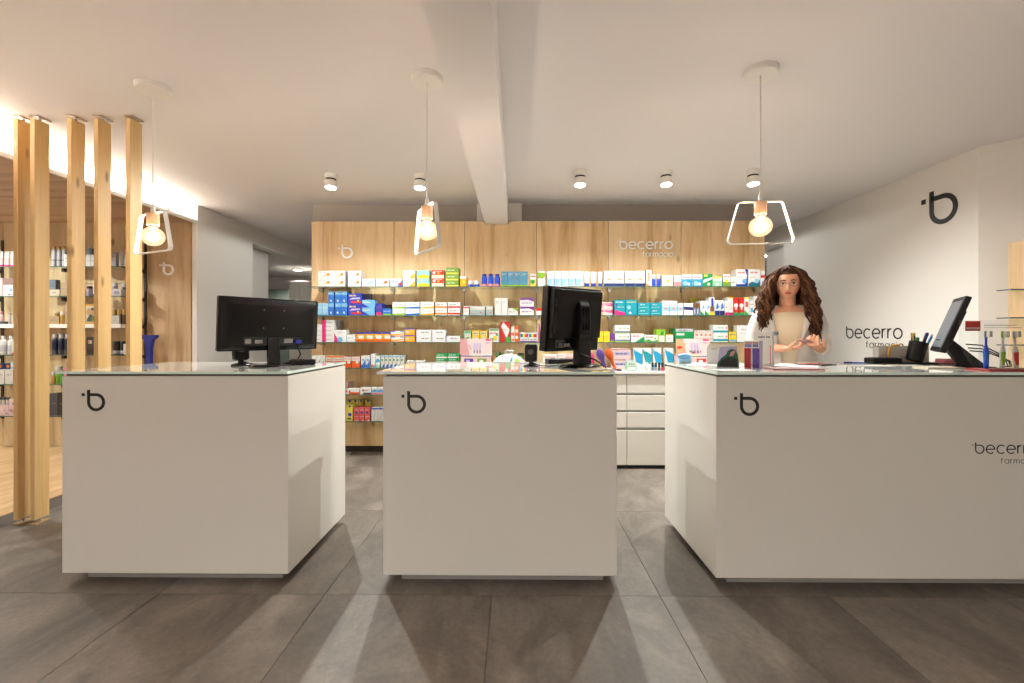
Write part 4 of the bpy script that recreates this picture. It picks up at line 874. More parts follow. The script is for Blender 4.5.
lrow(2, [
 ([(-3, 1.4)], 13, 1, 'pale_pink', [], 'pale pink bottle', dict(kind='bottle', cap='rose', ch=.25)),
 ([(7, 9.6)], 12, 1, 'lgrey', [], 'slim grey bottle', dict(kind='bottle', cap='lgrey', ch=.25)),
 ([(11, 14.6)], 14, 1, 'pale_pink', [], 'pink bottle beside the outer post', dict(kind='bottle', cap='pale_pink', ch=.3)),
 ([(-4, 5)], 2.6, 1, 'dgrey', [], 'flat dark case', dict(d=.06, name='cosmetic_case', y=4.595)),
 ([(48.5, 59)], 8, 1, 'kraft', [('t', .2, .45, .7, .55, 'brown'), ('r', 0, 0, 1, .2, 'tan')], 'low peach coloured box'),
 ([(64.8, 72.6)], 13.2, 1, 'tan', [('r', 0, .6, 1, .65, 'gold')], 'tan box with a gold line'),
 ([(58, 64.2)], 12.6, 1, 'gold', [], 'gold jar beside the tan box', dict(kind='jar', cap='cream', ch=.3)),
 ([(85.6, 95)], 20, 1, 'amber', [('r', .05, .08, .95, .92, 'cream'), ('c', .5, .6, .2, 'tan'), ('p', [(.1, .12), (.9, .12), (.9, .4), (.5, .5), (.2, .3)], 'dgrey'), ('p', [(.6, .12), (.85, .12), (.75, .5)], 'olive'), ('c', .75, .75, .07, 'dgrey')], 'amber framed picture box', dict(d=.06)),
 ([(111.4, 119)], 8.6, 1, 'offwhite', [('t', .3, .6, .7, .64, 'grey'), ('t', .2, .4, .8, .43, 'grey')], 'small white price card', dict(d=.02, y=4.598, name='price_card')),
 ([(111, 115.4), (116, 120.4), (121, 125.4)], 14.4, 1, 'brown', [], 'brown glass jar with gold lid', dict(kind='jar', cap='gold', ch=.35, y=4.66)),
])
row(2, [([(52.4, 57.6)], 4.6, 1, 'gold', [], 'gold jar standing on the peach coloured box', dict(kind='jar', cap='cream', ch=.4))], Yf=LIY + .01, Z=LS[2] + 8 * LIY / F + .001)
lrow(3, [
 ([(-4, 3.6), (4.4, 11.4)], 19, 1, 'white', [], 'white bottle with white cap', dict(kind='bottle', cap='white', ch=.18, band=(.2, .6, 'lgrey'))),
 ([(11.8, 15.4)], 16, 1, 'offwhite', [('r', 0, 0, 1, .1, 'coral')], 'narrow white box with coral foot'),
 ([(49.4, 55.4), (55.8, 61.8), (62.2, 68.2)], 20.8, 1, 'dkblue', [], 'dark blue bottle with clear cap', dict(kind='bottle', cap='lgrey', ch=.22, cr=.7, band=(.02, .3, 'dgrey'), ey=.9)),
 ([(86.5, 94.2)], 18, 1, 'dbrown', [('r', .2, .62, .7, .8, 'cream'), ('r', .25, .64, .45, .78, 'coral')], 'dark brown box with a cream label'),
 ([(110.5, 117.5), (118, 125)], 13.6, 1, 'dbrown', [], 'dark brown tub', dict(kind='jar', cap='black', ch=.25, band=(.1, .4, 'lgrey'))),
 ([(120.4, 127)], 11, 1, 'offwhite', [], 'white tube in front of dark tubs', dict(kind='tube', cap='offwhite', ch=.15, y=4.57)),
])
lrow(4, [
 ([(-4, 4.4), (5, 13)], 14.5, 1, 'offwhite', [('t', .2, .6, .8, .68, 'grey')], 'white box in front of the blue ones', dict(d=.07)),
 ([(-4, 3.8), (4.4, 11.4)], 20, 1, 'navy', [('c', .5, .85, .08, 'orange')], 'dark blue box behind a white one', dict(y=4.70, d=.06)),
 ([(10.6, 16)], 22, 1, 'white', TXT('lgrey'), 'tall white box beside the outer post', dict(y=4.70, d=.06)),
 ([(49, 53.4)], 12, 1, 'gold', [], 'amber bottle', dict(kind='bottle', cap='white', ch=.3)),
 ([(52, 59.2)], 17, 1, 'lime', [], 'lime green bottle with white cap', dict(kind='bottle', cap='white', ch=.35, cr=.8, y=4.70)),
 ([(59.6, 62.6)], 13.6, 1, 'leaf', [('r', 0, .8, 1, 1, 'mint')], 'narrow leaf green box'),
 ([(63.4, 70)], 16.4, 1, 'pink', [], 'pink box beside the green ones'),
])
lrow(5, [
 ([(-5, 8.6)], 11, 1, 'pale_pink', [('c', .2, .3, .12, 'rose'), ('c', .7, .5, .1, 'lilac'), ('c', .85, .2, .1, 'rose')], 'pale pink patterned box, wide', dict(d=.08)),
 ([(9, 17)], 17, 1, 'pale_pink', [('c', .3, .3, .1, 'rose'), ('c', .6, .7, .09, 'dgrey'), ('c', .7, .2, .1, 'purple')], 'pale pink patterned box, upright'),
 ([(49, 57.6)], 22.4, 1, 'dgrey', [('r', .4, .55, .8, .57, 'gold')], 'dark grey box with a gold line', dict(d=.08)),
 ([(58, 66)], 23.4, 1, 'dbrown', [('r', .2, .5, .6, .52, 'gold')], 'dark brown box with a gold line', dict(d=.08)),
])
row(5, [([(-4, -.2), (.4, 4), (4.6, 8.2)], 7, 1, 'offwhite', [], 'small white pot with dark lid on the wide pink box at left', dict(kind='jar', cap='dgrey', ch=.35))], Yf=LIY + .012, Z=LS[5] + 11 * LIY / F + .001)

# ------------------------------------------------------------------ things on the counters and the worktop
CTZ = 1.0205
def font_mesh(text, size, mat, name, parent, loc, rot, ext=.0006):
    cu = bpy.data.curves.new(name, 'FONT'); cu.body = text; cu.size = size; cu.extrude = ext; cu.align_x = 'CENTER'
    tmp = bpy.data.objects.new(name, cu); COL.objects.link(tmp)
    dg = bpy.context.evaluated_depsgraph_get(); me = bpy.data.meshes.new_from_object(tmp.evaluated_get(dg))
    bpy.data.objects.remove(tmp); bpy.data.curves.remove(cu)
    me.materials.clear(); me.materials.append(pal(mat))
    o = bpy.data.objects.new(name, me); COL.objects.link(o); o.parent = parent; o.location = loc; o.rotation_euler = rot; return o
def rrect(hw, h0, h1, r, n=4):
    return arc(hw - r, h1 - r, r, 90, 0, n) + arc(hw - r, h0 + r, r, 0, -90, n) + arc(-hw + r, h0 + r, r, -90, -180, n) + arc(-hw + r, h1 - r, r, 180, 90, n)
def ccw(p): return p[::-1]

# widescreen monitor seen from behind
t = thing('monitor', 'black widescreen computer monitor seen from behind on the left counter', 'monitor', (-1.397, 2.572, CTZ), R(53.7))
m = MB(); m.prism(ccw(rrect(.274, .088, .380, .008)), -.006, .016, 'black_plastic'); b = m.build('bezel', t, rot=(R(4), 0, 0), bevel=.002)
m = MB(); m.loft([[(x, -.006, z) for x, z in ccw(rrect(.265, .095, .374, .012))], [(x * .93, -.022, .235 + (z - .235) * .9) for x, z in ccw(rrect(.265, .095, .374, .012))], [(x * .86, -.030, .235 + (z - .235) * .78) for x, z in ccw(rrect(.265, .095, .374, .012))]], 'black_plastic')
bc = m.build('back_cover', b, smooth=30)
m = MB(); m.box(-.19, -.0265, .338, .19, -.0255, .3415, 'black_gloss')
for x in (-.055, .055):
    for z in (.215, .315): m.tube([(x, -.032, z), (x, -.029, z)], .0035, 'mid_grey', 8)
m.box(-.16, -.031, .118, .16, -.0295, .165, 'black_gloss')
m.box(-.15, -.034, .13, -.12, -.03, .155, 'mid_grey'); m.box(-.10, -.034, .13, -.06, -.03, .15, 'mid_grey'); m.box(.06, -.033, .13, .11, -.03, .155, 'mid_grey'); m.build('port_panel', b)
m = MB(); m.box(.118, -.048, .128, .155, -.03, .148, 'indigo'); m.tube([(.137, -.04, .128), (.137, -.042, .10), (.15, -.05, .065), (.12, -.06, .022), (.03, -.05, .018)], .004, 'black_plastic'); m.build('video_plug', b)
font_mesh('PHILIPS', .023, 'print_dgrey' if 'print_dgrey' in MATS else 'mid_grey', 'brand_lettering', b, (0.0, -.0272, .352), (R(93), 0, 0))
m = MB(); m.box(-.262, .0155, .105, .262, .0172, .366, 'screen_grey'); m.build('screen', b)
m = MB(); m.loft([[(-.034, -.055, .012), (.034, -.055, .012), (.034, -.035, .012), (-.034, -.035, .012)], [(-.032, -.05, .16), (.032, -.05, .16), (.032, -.026, .16), (-.032, -.026, .16)]], 'black_gloss'); m.build('neck', t, bevel=.003)
m = MB(); m.lathe([(.10, 0), (.105, .004), (.10, .010), (.03, .016)], 'black_gloss', 28, ex=1.15, ey=.85); m.build('base', t, (0, -.02, 0), smooth=40)
# square monitor
t = thing('monitor', 'black square computer monitor seen from behind on the middle counter', 'monitor', (.318, 2.50, CTZ), R(39))
m = MB(); m.prism(ccw(rrect(.205, .088, .430, .006)), .0, .045, 'black_plastic'); b = m.build('bezel', t, (-.02, 0.0, 0), rot=(R(5), 0, 0), bevel=.003)
m = MB(); m.box(-.19, -.035, .16, .18, 0, .418, 'black_plastic'); m.box(-.19, -.012, .1, .19, 0, .16, 'black_plastic'); m.build('back_cover', b, bevel=.006)
m = MB()
for i in range(14): m.box(-.185, -.0362, .19 + i * .013, -.165, -.0348, .195 + i * .013, 'black_gloss')
m.box(-.15, -.016, .108, -.02, -.0118, .15, 'black_gloss'); m.box(-.13, -.024, .112, -.10, -.015, .135, 'dark_grey'); m.box(-.085, -.028, .115, -.05, -.015, .132, 'mid_grey'); m.build('port_panel', b)
m = MB(); m.box(-.19, .0448, .105, .19, .0462, .415, 'screen_grey'); m.build('screen', b)
rings = []
for (z, y, hw) in ((.012, -.085, .05), (.10, -.085, .046), (.16, -.082, .042), (.25, -.092, .04), (.33, -.085, .038), (.38, -.06, .034), (.395, -.035, .03)):
    rings.append([(-hw, y, z), (hw, y, z), (hw, y + .05, z), (-hw, y + .05, z)])
m = MB(); m.loft(rings, 'black_plastic'); nk = m.build('neck', t, bevel=.006)
m = MB()
for x in (-.02, .0, .02): m.box(x - .002, -.0938, .20, x + .002, -.085, .32, 'black_gloss')
m.box(-.05, -.09, .15, .05, -.08, .175, 'black_gloss'); m.build('neck_trim', nk)
m = MB(); m.lathe([(.112, 0), (.115, .006), (.105, .014), (.05, .024)], 'black_gloss', 30); m.build('base', t, (.01, -.03, 0), smooth=40)
m = MB(); m.tube([(-.07, -.03, .115), (-.05, -.08, .08), (.02, -.13, .045), (.10, -.12, .012), (.12, -.08, .006)], .004, 'black_plastic')
m.build('cable', t, smooth=60)
# point of sale screen on the right
t = thing('touch_screen', 'black touch screen till tilted back on the right counter, seen from the side', 'monitor', (2.40, 2.55, CTZ), R(56))
m = MB(); m.prism(ccw(rrect(.142, .0, .312, .010)), -.026, .0, 'black_plastic'); b = m.build('casing', t, (-.03, .06, .085), (R(19), 0, 0), bevel=.004)
m = MB(); m.box(-.125, .0, .025, .125, .0018, .287, 'screen_grey'); m.build('screen', b)
m = MB(); m.box(-.10, -.038, .05, .10, -.026, .24, 'black_plastic'); m.build('back_cover', b, bevel=.006)
m = MB(); m.loft([[(-.05, -.01, .15), (.05, -.01, .15), (.05, .045, .15), (-.05, .045, .15)], [(-.065, -.15, .0), (.065, -.15, .0), (.065, -.05, .0), (-.065, -.05, .0)]][::-1], 'black_plastic'); m.build('stand', t, bevel=.004)
m = MB(); m.box(-.09, -.17, 0, .09, .03, .008, 'black_gloss'); m.build('base', t, bevel=.002)
p = t.location
m = MB()
for k, (dx, dz) in enumerate(((0, 0), (.012, -.02), (.02, -.035))):
    m.tube([(2.42 + dx, 2.47, 1.145 + dz), (2.475 + dx, 2.44, 1.14 + dz), (2.53, 2.41, 1.10 + dz * .5), (2.56 + dx, 2.40, 1.06), (2.57 + dx, 2.40, 1.032), (2.55, 2.42, 1.0255)], .0035, 'black_plastic', 7)
tag(m.build('cable_bundle', smooth=60), 'thin black cables hanging from the back of the tilted till screen', 'cable')
# bar code scanners
def scanner(loc, rz, lab, sc=1.0):
    t = thing('barcode_scanner', lab, 'scanner', loc, rz); t.scale = (sc, sc, sc)
    m = MB(); m.lathe([(.042, 0), (.043, .004), (.038, .009), (.012, .014), (.011, .03)], 'black_plastic', 24); m.build('base', t, smooth=40)
    m = MB(); m.box(-.034, -.026, 0, .034, .030, .095, 'black_plastic'); h = m.build('head', t, (0, 0, .026), (R(-10), 0, R(4)), bevel=.010)
    m = MB(); m.box(-.027, .0301, .018, .027, .0315, .08, 'black_gloss'); m.build('window', h)
    m = MB(); m.box(-.022, -.012, .0945, .024, .026, .0962, 'scan_green'); m.build('status_light', h)
    m = MB()
    for k in range(4): m.box(-.0352, -.015 + k * .009, .02, -.0338, -.011 + k * .009, .075, 'black_gloss')
    m.lathe([(.012, 0), (.016, .003), (.012, .005)], 'dark_grey', 14, M=Matrix.Translation((0, -.0255, .05)) @ Matrix.Rotation(R(90), 4, 'X')); m.build('grille', h)
    m = MB(); m.tube([(0, .02, .02), (.05, -.01, .006), (.10, -.03, .005), (.15, .0, .006), (.2, .05, .005)], .003, 'black_plastic', 7); m.build('cable', t, smooth=60)
q = atZ(531, 366.3, CTZ); scanner(q, R(-12), 'black barcode scanner with a green light beside the square monitor')
q = atZ(241, 365.6, CTZ); scanner(q, R(35), 'black barcode scanner half behind the widescreen monitor', 1.18)
# small black receipt printer behind the square monitor, and a box behind the widescreen monitor
t = thing('card_terminal', 'low black card terminal behind the foot of the square monitor', 'terminal', (.285, 2.80, CTZ), R(10))
m = MB(); m.box(-.10, -.05, 0, .10, .05, .028, 'black_plastic'); m.build('body', t, bevel=.006)
m = MB(); m.box(-.07, -.03, .028, .02, .03, .031, 'dark_grey'); m.build('keypad', t)
t = thing('card_terminal', 'low black card terminal right of the widescreen monitor foot', 'terminal', (-1.26, 2.66, CTZ), R(40))
m = MB(); m.box(-.07, -.04, 0, .07, .04, .03, 'black_plastic'); m.build('body', t, bevel=.005)
m = MB(); m.box(-.05, -.025, .03, .01, .025, .033, 'dark_grey'); m.build('keypad', t)
# beige envelope on the middle counter
m = MB(); m.box(-.06, -.10, 0, .06, .10, .003, 'cream'); tag(m.build('envelope', None, (.395, 2.36, CTZ), (0, 0, R(28))), 'beige envelope at the right corner of the middle counter', 'envelope')

# ---- worktop
WZ = CT + .0006
def show_card(px0, px1, lab, lips, blobs):
    y = 4.20; x0 = atY(px0, 350, y).x; x1 = atY(px1, 350, y).x; w_ = x1 - x0
    t = thing('counter_display', lab, 'display stand', ((x0 + x1) / 2, y, WZ))
    m = MB(); m.box(-w_ * .46, -.01, 0, w_ * .46, .12, .135, 'pale_pink', mats=dict(top='white'))
    prints(m, [('r', 0, .93, .4, 1, 'violet'), ('r', .4, .93, .7, 1, 'olive'), ('r', .7, .93, 1, 1, 'blue'), ('r', .12, .25, .42, .78, blobs[0]), ('r', .56, .25, .86, .78, blobs[1]), ('r', .18, .45, .3, .7, 'lilac'), ('r', .62, .35, .75, .7, 'white')], w_ * .92, .135, -.01)
    m.build('tray', t)
    m = MB(); m.prism([(-w_ / 2, 0), (w_ / 2, 0), (w_ / 2 - .004, .155), (-w_ / 2 + .004, .155)], .0, .005, 'pale_pink')
    pr = [('p', [(0, 0), (.3, 0), (.2, 1), (0, 1)], 'rose'), ('r', .80, .88, .97, .98, 'magenta'), ('t', .8, .72, .95, .78, 'purple')]
    if lips: pr += [('p', [(0, .15), (.2, .2), (.28, .7), (.12, .98), (0, .98)], 'tan'), ('p', [(.03, .38), (.15, .42), (.2, .5), (.12, .56), (.03, .54)], 'red'), ('c', .4, .25, .05, 'green'), ('c', .5, .18, .07, 'red'), ('c', .62, .2, .06, 'purple'), ('c', .7, .22, .05, 'magenta')]
    else: pr += [('c', .3, .55, .06, 'rose'), ('c', .33, .4, .06, 'rose')]
    for k in range(3): pr += [('r', .42 + k * .09, .3, .48 + k * .09, .75, 'lilac'), ('r', .43 + k * .09, .12, .47 + k * .09, .3, 'bluegrey')]
    prints(m, pr, w_ * .99, .155, 0); m.build('header_card', t, (0, .012, .135), (R(-9), 0, 0))
show_card(459.5, 492, 'pink cardboard display stand left of the plastic bag', False, ('violet', 'olive'))
show_card(677, 711.5, 'pink cardboard display stand with red lips left of the woman', True, ('rose', 'red'))
# knotted plastic bag
rings = []
for z, r in ((0, .09), (.02, .12), (.05, .132), (.08, .125), (.11, .10), (.13, .075), (.145, .03), (.155, .018), (.165, .03), (.178, .036), (.182, .012)):
    rings.append([(1.12 * (r + random.uniform(-.010, .010)) * math.cos(2 * math.pi * i / 22), .7 * (r + random.uniform(-.01, .01)) * math.sin(2 * math.pi * i / 22), z + random.uniform(-.004, .004)) for i in range(22)])
p = atY(507, 360, 4.17)
t = thing('plastic_bag', 'knotted white plastic bag with blue and green print on the worktop', 'bag', (p.x + .02, 4.15, WZ + .004))
m = MB(); m.loft(rings, 'offwhite'); m.build('bag', t, smooth=70)
def patch(m, a0, a1, z0, z1, col, n=5):
    g = []
    for z in (z0, (z0 + z1) / 2, z1):
        r = .145 - max(0, (z - .05)) * .62 + .004
        g.append([(1.12 * r * math.cos(R(a0 + (a1 - a0) * i / n + (z - z0) * 200)), .7 * r * math.sin(R(a0 + (a1 - a0) * i / n + (z - z0) * 200)), z) for i in range(n + 1)])
    m.loft(g, col, cap=False, closed=False)
m = MB(); patch(m, 282, 296, .03, .11, 'lime'); patch(m, 300, 308, .05, .10, 'lime'); patch(m, 270, 278, .07, .125, 'teal'); patch(m, 235, 252, .05, .08, 'aqua'); patch(m, 215, 228, .07, .1, 'aqua'); m.build('print', t)
# little potted plant behind the bag
p = atY(498.5, 352, 4.28)
t = thing('potted_plant', 'small dark leafy plant in a pot beside the pink display stand', 'plant', (p.x, 4.30, WZ))
m = MB(); m.lathe([(.028, 0), (.036, .06), (.038, .065)], 'black_plastic', 16); m.build('pot', t, smooth=40)
for i in range(9):
    a = i * 40; m = MB(); c, s_ = math.cos(R(a)), math.sin(R(a)); l = random.uniform(.05, .08)
    m.loft([[(-.002, 0, 0), (.002, 0, 0)], [(-.013, .5 * l * .6, l * .8), (.013, .5 * l * .6, l * .8)], [(-.009, l * .6, l * 1.3), (.009, l * .6, l * 1.3)], [(-.001, l * .95, l * 1.45), (.001, l * .95, l * 1.45)]], 'dgreen' if i % 3 else 'lime', cap=False, closed=False)
    m.build('leaf', t, (0, 0, .06), (0, 0, R(a)))
# black cased boxes behind the scanner
for (a, b, h, col, lab) in ((510, 517, 10, 'white', 'white box with black end on the worktop between bag and scanner'), (517.4, 524, 12, 'dbrown', 'dark brown box on the worktop left of the scanner'), (543, 557, 10.5, 'white', 'white box with coral print seen under the square monitor, left one'), (557.5, 576, 11, 'pale_pink', 'pale pink picture box seen under the square monitor, right one')):
    y = 4.30; A, B = atY(a, 0, y).x, atY(b, 0, y).x; hh = atY(0, 371 - 9 - h + 3, y).z - WZ
    pr = {'white': [('r', .7, 0, 1, .9, 'black')] if a < 520 else [('c', .3, .6, .12, 'coral'), ('r', .55, .2, .85, .8, 'pale_pink'), ('t', .1, .8, .9, .88, 'coral')], 'dbrown': [('r', .2, .7, .8, .85, 'leaf')], 'pale_pink': [('p', [(0, .2), (.5, .9), (1, .7), (1, 0), (0, 0)], 'rose'), ('r', .05, .1, .4, .3, 'white')]}[col]
    put(packet(B - A - .002, hh, .1, col, pr), 'medicine_box', ((A + B) / 2, y + .05, WZ), lab, 'box', None)
# hair brushes standing in a row
def brush(px, py0, py1, y, col, tilt, lab):
    q = atY(px, py1, y); h = atY(px, py0, y).z - WZ - .004
    t = thing('hair_brush', lab, 'hairbrush', (q.x, y, WZ + .004), 0)
    m = MB(); prof = []
    for k in range(11):
        u = k / 10; r = .012 + .004 * math.sin(u * 3) if u < .45 else .012 + .024 * math.sin(min(1, (u - .45) / .55 * .96) * math.pi) ** .7
        prof.append((max(.003, r), u * h))
    m.loft([[(r * math.cos(2 * math.pi * i / 16), .45 * r * math.sin(2 * math.pi * i / 16), z) for i in range(16)] for r, z in prof], col); b = m.build('body', t, (0, 0, 0), (0, R(tilt), 0), smooth=60)
    m = MB()
    for iz in range(6):
        for ix in range(-2, 3): m.tube([(ix * .007, .012, h * (.62 + iz * .05)), (ix * .007, .026, h * (.62 + iz * .05))], .0012, 'black_plastic', 4)
    m.build('bristles', b)
brush(595.5, 351, 370, 4.16, 'hotpink', -22, 'hot pink hairbrush beside the square monitor')
brush(606, 348, 370, 4.13, 'violet', -20, 'violet hairbrush between the pink and the orange one')
brush(615.5, 347.5, 370, 4.16, 'dorange', -22, 'orange hairbrush, rightmost of the three hairbrushes')
put(packet(.145, .018, .06, 'black', [('r', .05, .15, .7, .85, 'white'), ('c', .86, .5, .4, 'hotpink'), ('t', .1, .35, .65, .6, 'dgrey')]), 'price_tag', (atY(613, 0, 4.075).x, 4.09, WZ), 'flat black and white tag with pink dot before the hairbrushes', 'tag', None)
for (a, b, y, n, h, base, pr, lab) in (
    (613.5, 631, 4.25, 2, 21, 'pale_pink', [('r', .08, .35, .95, .7, 'lilac'), ('t', .12, .45, .85, .6, 'navy'), ('r', 0, .9, 1, 1, 'rose')], 'pale pink box with lilac label behind the green jar'),):
    A, B = atY(a, 0, y).x, atY(b, 0, y).x; hh = h * y / F / n
    for j in range(n): put(packet(B - A, hh - .001, .12, base, pr), 'medicine_box', ((A + B) / 2, y + .06, WZ + j * hh), lab + ', ' + ('lower' if j == 0 else 'upper') + ' of two', 'box', 'pale pink boxes on the worktop')
q = atY(631, 368, 4.12)
t = thing('candle_jar', 'pale green glass jar with mint label on the worktop', 'jar', (q.x, 4.13, WZ))
m = MB(); m.box(-.046, -.03, 0, .046, .03, .085, 'mint', mats=dict(top='white')); prints(m, [('r', .05, .55, .95, .92, 'white'), ('t', .2, .65, .8, .8, 'green'), ('r', .1, .1, .9, .45, 'white')], .092, .085, -.03); m.build('body', t, bevel=.004)
m = MB(); m.box(-.043, -.027, .0855, .043, .027, .098, 'lgrey'); m.build('lid', t, bevel=.003)
# blue wipes packets leaning
for i, (px, col) in enumerate(((638, 'cyan'), (647, 'teal'), (657, 'cyan'), (669, 'cyan'))):
    y = 4.30; q = atY(px, 360, y); lab = 'white and blue wipes packet, %s of the four behind the nail polish' % ('leftmost', 'second from left', 'third from left', 'rightmost')[i]
    me = packet(.079, .20, .05, 'white', [('p', [(0, .95), (1, .7), (1, .2), (.3, .35), (0, .8)], col), ('t', .15, .84, .7, .92, 'white'), ('p', [(0, 0), (.5, 0), (0, .3)], 'sky')])
    put(me, 'wipes_packet', (q.x, y + .02, WZ), lab, 'packet', 'wipes packets on the worktop', R(-4 + 3 * i))
for i in range(3):
    q = atY(643 + i * 4.2, 366, 4.16)
    bottle((q.x, 4.16, WZ), .034, .075, 'white', dict(cap='lgrey', ch=.3, name='bottle'), 'small white bottle left of the black capped polishes, ' + ('left', 'middle', 'right')[i] + ' one', 'white bottles on the worktop')
for i, c in enumerate(('bluegrey', 'grey', 'dgrey', 'red', 'purple')):
    q = atY(652.6 + i * 3.3, 368, 4.12)
    bottle((q.x, 4.12, WZ), .028, .075, c, dict(cap='black', ch=.55, cr=.8, name='nail_polish'), ('blue grey', 'light grey', 'dark grey', 'red', 'purple')[i] + ' nail polish bottle with black cap', 'nail polish bottles on the worktop')

# ---- right counter
def flat(name, loc, w_, d_, h, col, rz, lab, cat, pr=None):
    m = MB(); m.box(-w_ / 2, -d_ / 2, 0, w_ / 2, d_ / 2, h, col)
    if pr:
        k = h + .0004
        for (a, b, c, d, cc) in pr:
            m.add([((a - .5) * w_, (b - .5) * d_, k), ((c - .5) * w_, (b - .5) * d_, k), ((c - .5) * w_, (d - .5) * d_, k), ((a - .5) * w_, (d - .5) * d_, k)], [(0, 1, 2, 3)], cc); k += .0003
    return tag(m.build(name, None, loc, (0, 0, R(rz))), lab, cat)
put(packet(.075, .145, .045, 'white', [('r', .0, .0, .45, .72, 'dred'), ('r', .48, 0, 1, .72, 'violet'), ('r', .5, 0, .54, .72, 'white'), ('t', .08, .88, .95, .94, 'coral'), ('t', .06, .76, .94, .86, 'indigo')], side='lilac'), 'medicine_box',
    (1.265, 2.435, CTZ), 'red and violet medicine box standing on the right counter', 'box', None, R(-48))
put(packet(.092, .192, .05, 'offwhite', [('t', .25, .82, .9, .87, 'black'), ('r', .88, .05, .93, .6, 'coral')], side='lgrey'), 'medicine_box', (1.41, 2.60, CTZ), 'tall white medicine box behind the red and violet one', 'box', None, R(-40))
t = thing('leaflet_holder', 'white card leaflet holder with a scooped front on the right counter', 'holder', (1.225, 2.73, CTZ), R(-30))
m = MB(); sc = [(-.075, 0), (.075, 0), (.075, .10), (.0, .105)] + [(-.035 + .022 * math.cos(R(a)), .105 + .022 * math.sin(R(a)) ) for a in range(0, -181, -20)] + [(-.075, .105)]
m.prism(sc, -.03, -.027, 'white'); m.build('front_panel', t)
m = MB(); m.box(-.075, .027, 0, .075, .03, .115, 'white'); m.box(-.075, -.027, 0, -.072, .027, .105, 'white'); m.box(.072, -.027, 0, .075, .027, .105, 'white'); m.box(-.072, -.027, 0, .072, .027, .003, 'white'); m.build('back_panel', t)
m = MB(); m.box(-.066, -.015, .0035, .066, .018, .098, 'cream'); m.build('leaflets', t)
t = thing('folded_card', 'folded card printed with a dark green hooded shape, standing on the right counter', 'card', (1.15, 2.48, CTZ), R(-24))
m = MB(); m.prism([(-.055, 0), (.055, 0), (.045, .115), (-.04, .11)], -.001, .001, 'lilac')
prints(m, [('p', [(0, 0), (1, 0), (.98, .35), (.93, .62), (.84, .82), (.66, .88), (.5, .78), (.42, .6), (.2, .42), (.04, .2)], 'dgreen'), ('p', [(.1, 0), (.95, 0), (.88, .4), (.5, .5), (.2, .3)], 'black'), ('p', [(.58, .5), (.74, .55), (.84, .75), (.76, .8), (.62, .7)], 'rose')], .11, .115, -.001); m.build('front_leaf', t, (0, 0, 0), (R(-12), 0, 0))
m = MB(); m.prism([(-.055, 0), (.055, 0), (.045, .112), (-.04, .108)], -.001, .001, 'lilac'); m.build('back_leaf', t, (0, .05, 0), (R(12), 0, 0))
# soft blue brush
t = thing('nail_brush', 'pale blue soft brush at the left back corner of the right counter', 'brush', (1.045, 2.83, CTZ), R(-10))
m = MB(); m.sphere((0, 0, .038), .05, 'sky', 16, 10, (.85, .5, .42)); m.build('handle', t, smooth=80)
m = MB(); m.box(-.036, -.018, 0, .036, .018, .026, 'pblue'); m.build('bristles', t, bevel=.004)
flat('leaflet', (1.17, 2.60, CTZ), .15, .20, .0015, 'white', 32, 'white leaflet with pale print at the left corner of the right counter', 'leaflet', [(.1, .6, .9, .65, 'pale_pink'), (.1, .4, .7, .43, 'lgrey'), (.1, .3, .8, .33, 'lgrey')])
flat('leaflet', (1.03, 2.62, CTZ), .09, .14, .001, 'white', -14, 'small white leaflet with an amber edge beside the blue brush', 'leaflet', [(.0, .0, 1, .12, 'amber')])
flat('leaflet', (1.08, 2.27, CTZ), .17, .11, .0015, 'white', 8, 'white leaflet with pink lines at the front left corner of the counter', 'leaflet', [(.05, .2, .9, .28, 'pink'), (.05, .5, .9, .56, 'lilac')])
flat('notebook', (1.41, 2.325, CTZ), .24, .11, .007, 'rose', -7, 'thin dusty brown notebook on the front edge of the right counter', 'notebook', [(.02, .04, .98, .96, 'rose')])
flat('leaflet', (1.60, 2.60, CTZ), .21, .28, .0015, 'white', -38, 'white sheet of paper before the woman', 'leaflet', [(.1, .7, .9, .73, 'grey'), (.1, .6, .8, .62, 'lgrey'), (.1, .5, .85, .52, 'lgrey')])
flat('leaflet', (1.76, 2.69, CTZ + .002), .13, .20, .003, 'dbrown', -62, 'dark brown and coral leaflet under the hands of the woman', 'leaflet', [(.05, .05, .45, .95, 'coral'), (.6, .1, .8, .9, 'rose')])
flat('leaflet', (1.84, 2.78, CTZ), .21, .15, .0015, 'white', 12, 'white sheet right of the dark brown leaflet', 'leaflet', [(.1, .3, .8, .33, 'lgrey')])
flat('envelope', (1.98, 2.60, CTZ), .24, .13, .002, 'offwhite', -6, 'off white envelope on the counter left of the black box', 'envelope')
t = thing('pen', 'blue pen lying on the counter below the wall lettering', 'pen', (2.07, 2.79, CTZ + .0045), R(-20))
m = MB(); m.tube([(-.06, 0, 0), (.045, 0, 0)], .0042, 'royal', 10); m.build('barrel', t, smooth=40)
m = MB(); m.tube([(-.062, 0, .001), (-.02, 0, .001)], .005, 'indigo', 10); m.build('cap', t, smooth=40)
t = thing('card_reader', 'flat black box beside the pen cup on the right counter', 'box', (2.235, 2.79, CTZ), R(0))
m = MB(); m.box(-.09, -.04, 0, .085, .04, .036, 'black_plastic'); m.build('body', t, bevel=.008)
m = MB(); m.box(-.07, -.02, .036, .07, .02, .038, 'dark_grey'); m.build('lid', t)
t = thing('letter_tray', 'pale grey letter tray with a scooped front behind the pen cup', 'tray', (2.40, 2.862, CTZ))
sc = [(-.155, 0), (.155, 0), (.155, .10), (.07, .10)] + [(-.025 + .085 * math.cos(R(a)), .10 + .048 * math.sin(R(a))) for a in range(0, -181, -15)] + [(-.155, .10)]
m = MB(); m.prism(sc, -.025, -.021, 'offwhite'); m.build('front_panel', t)
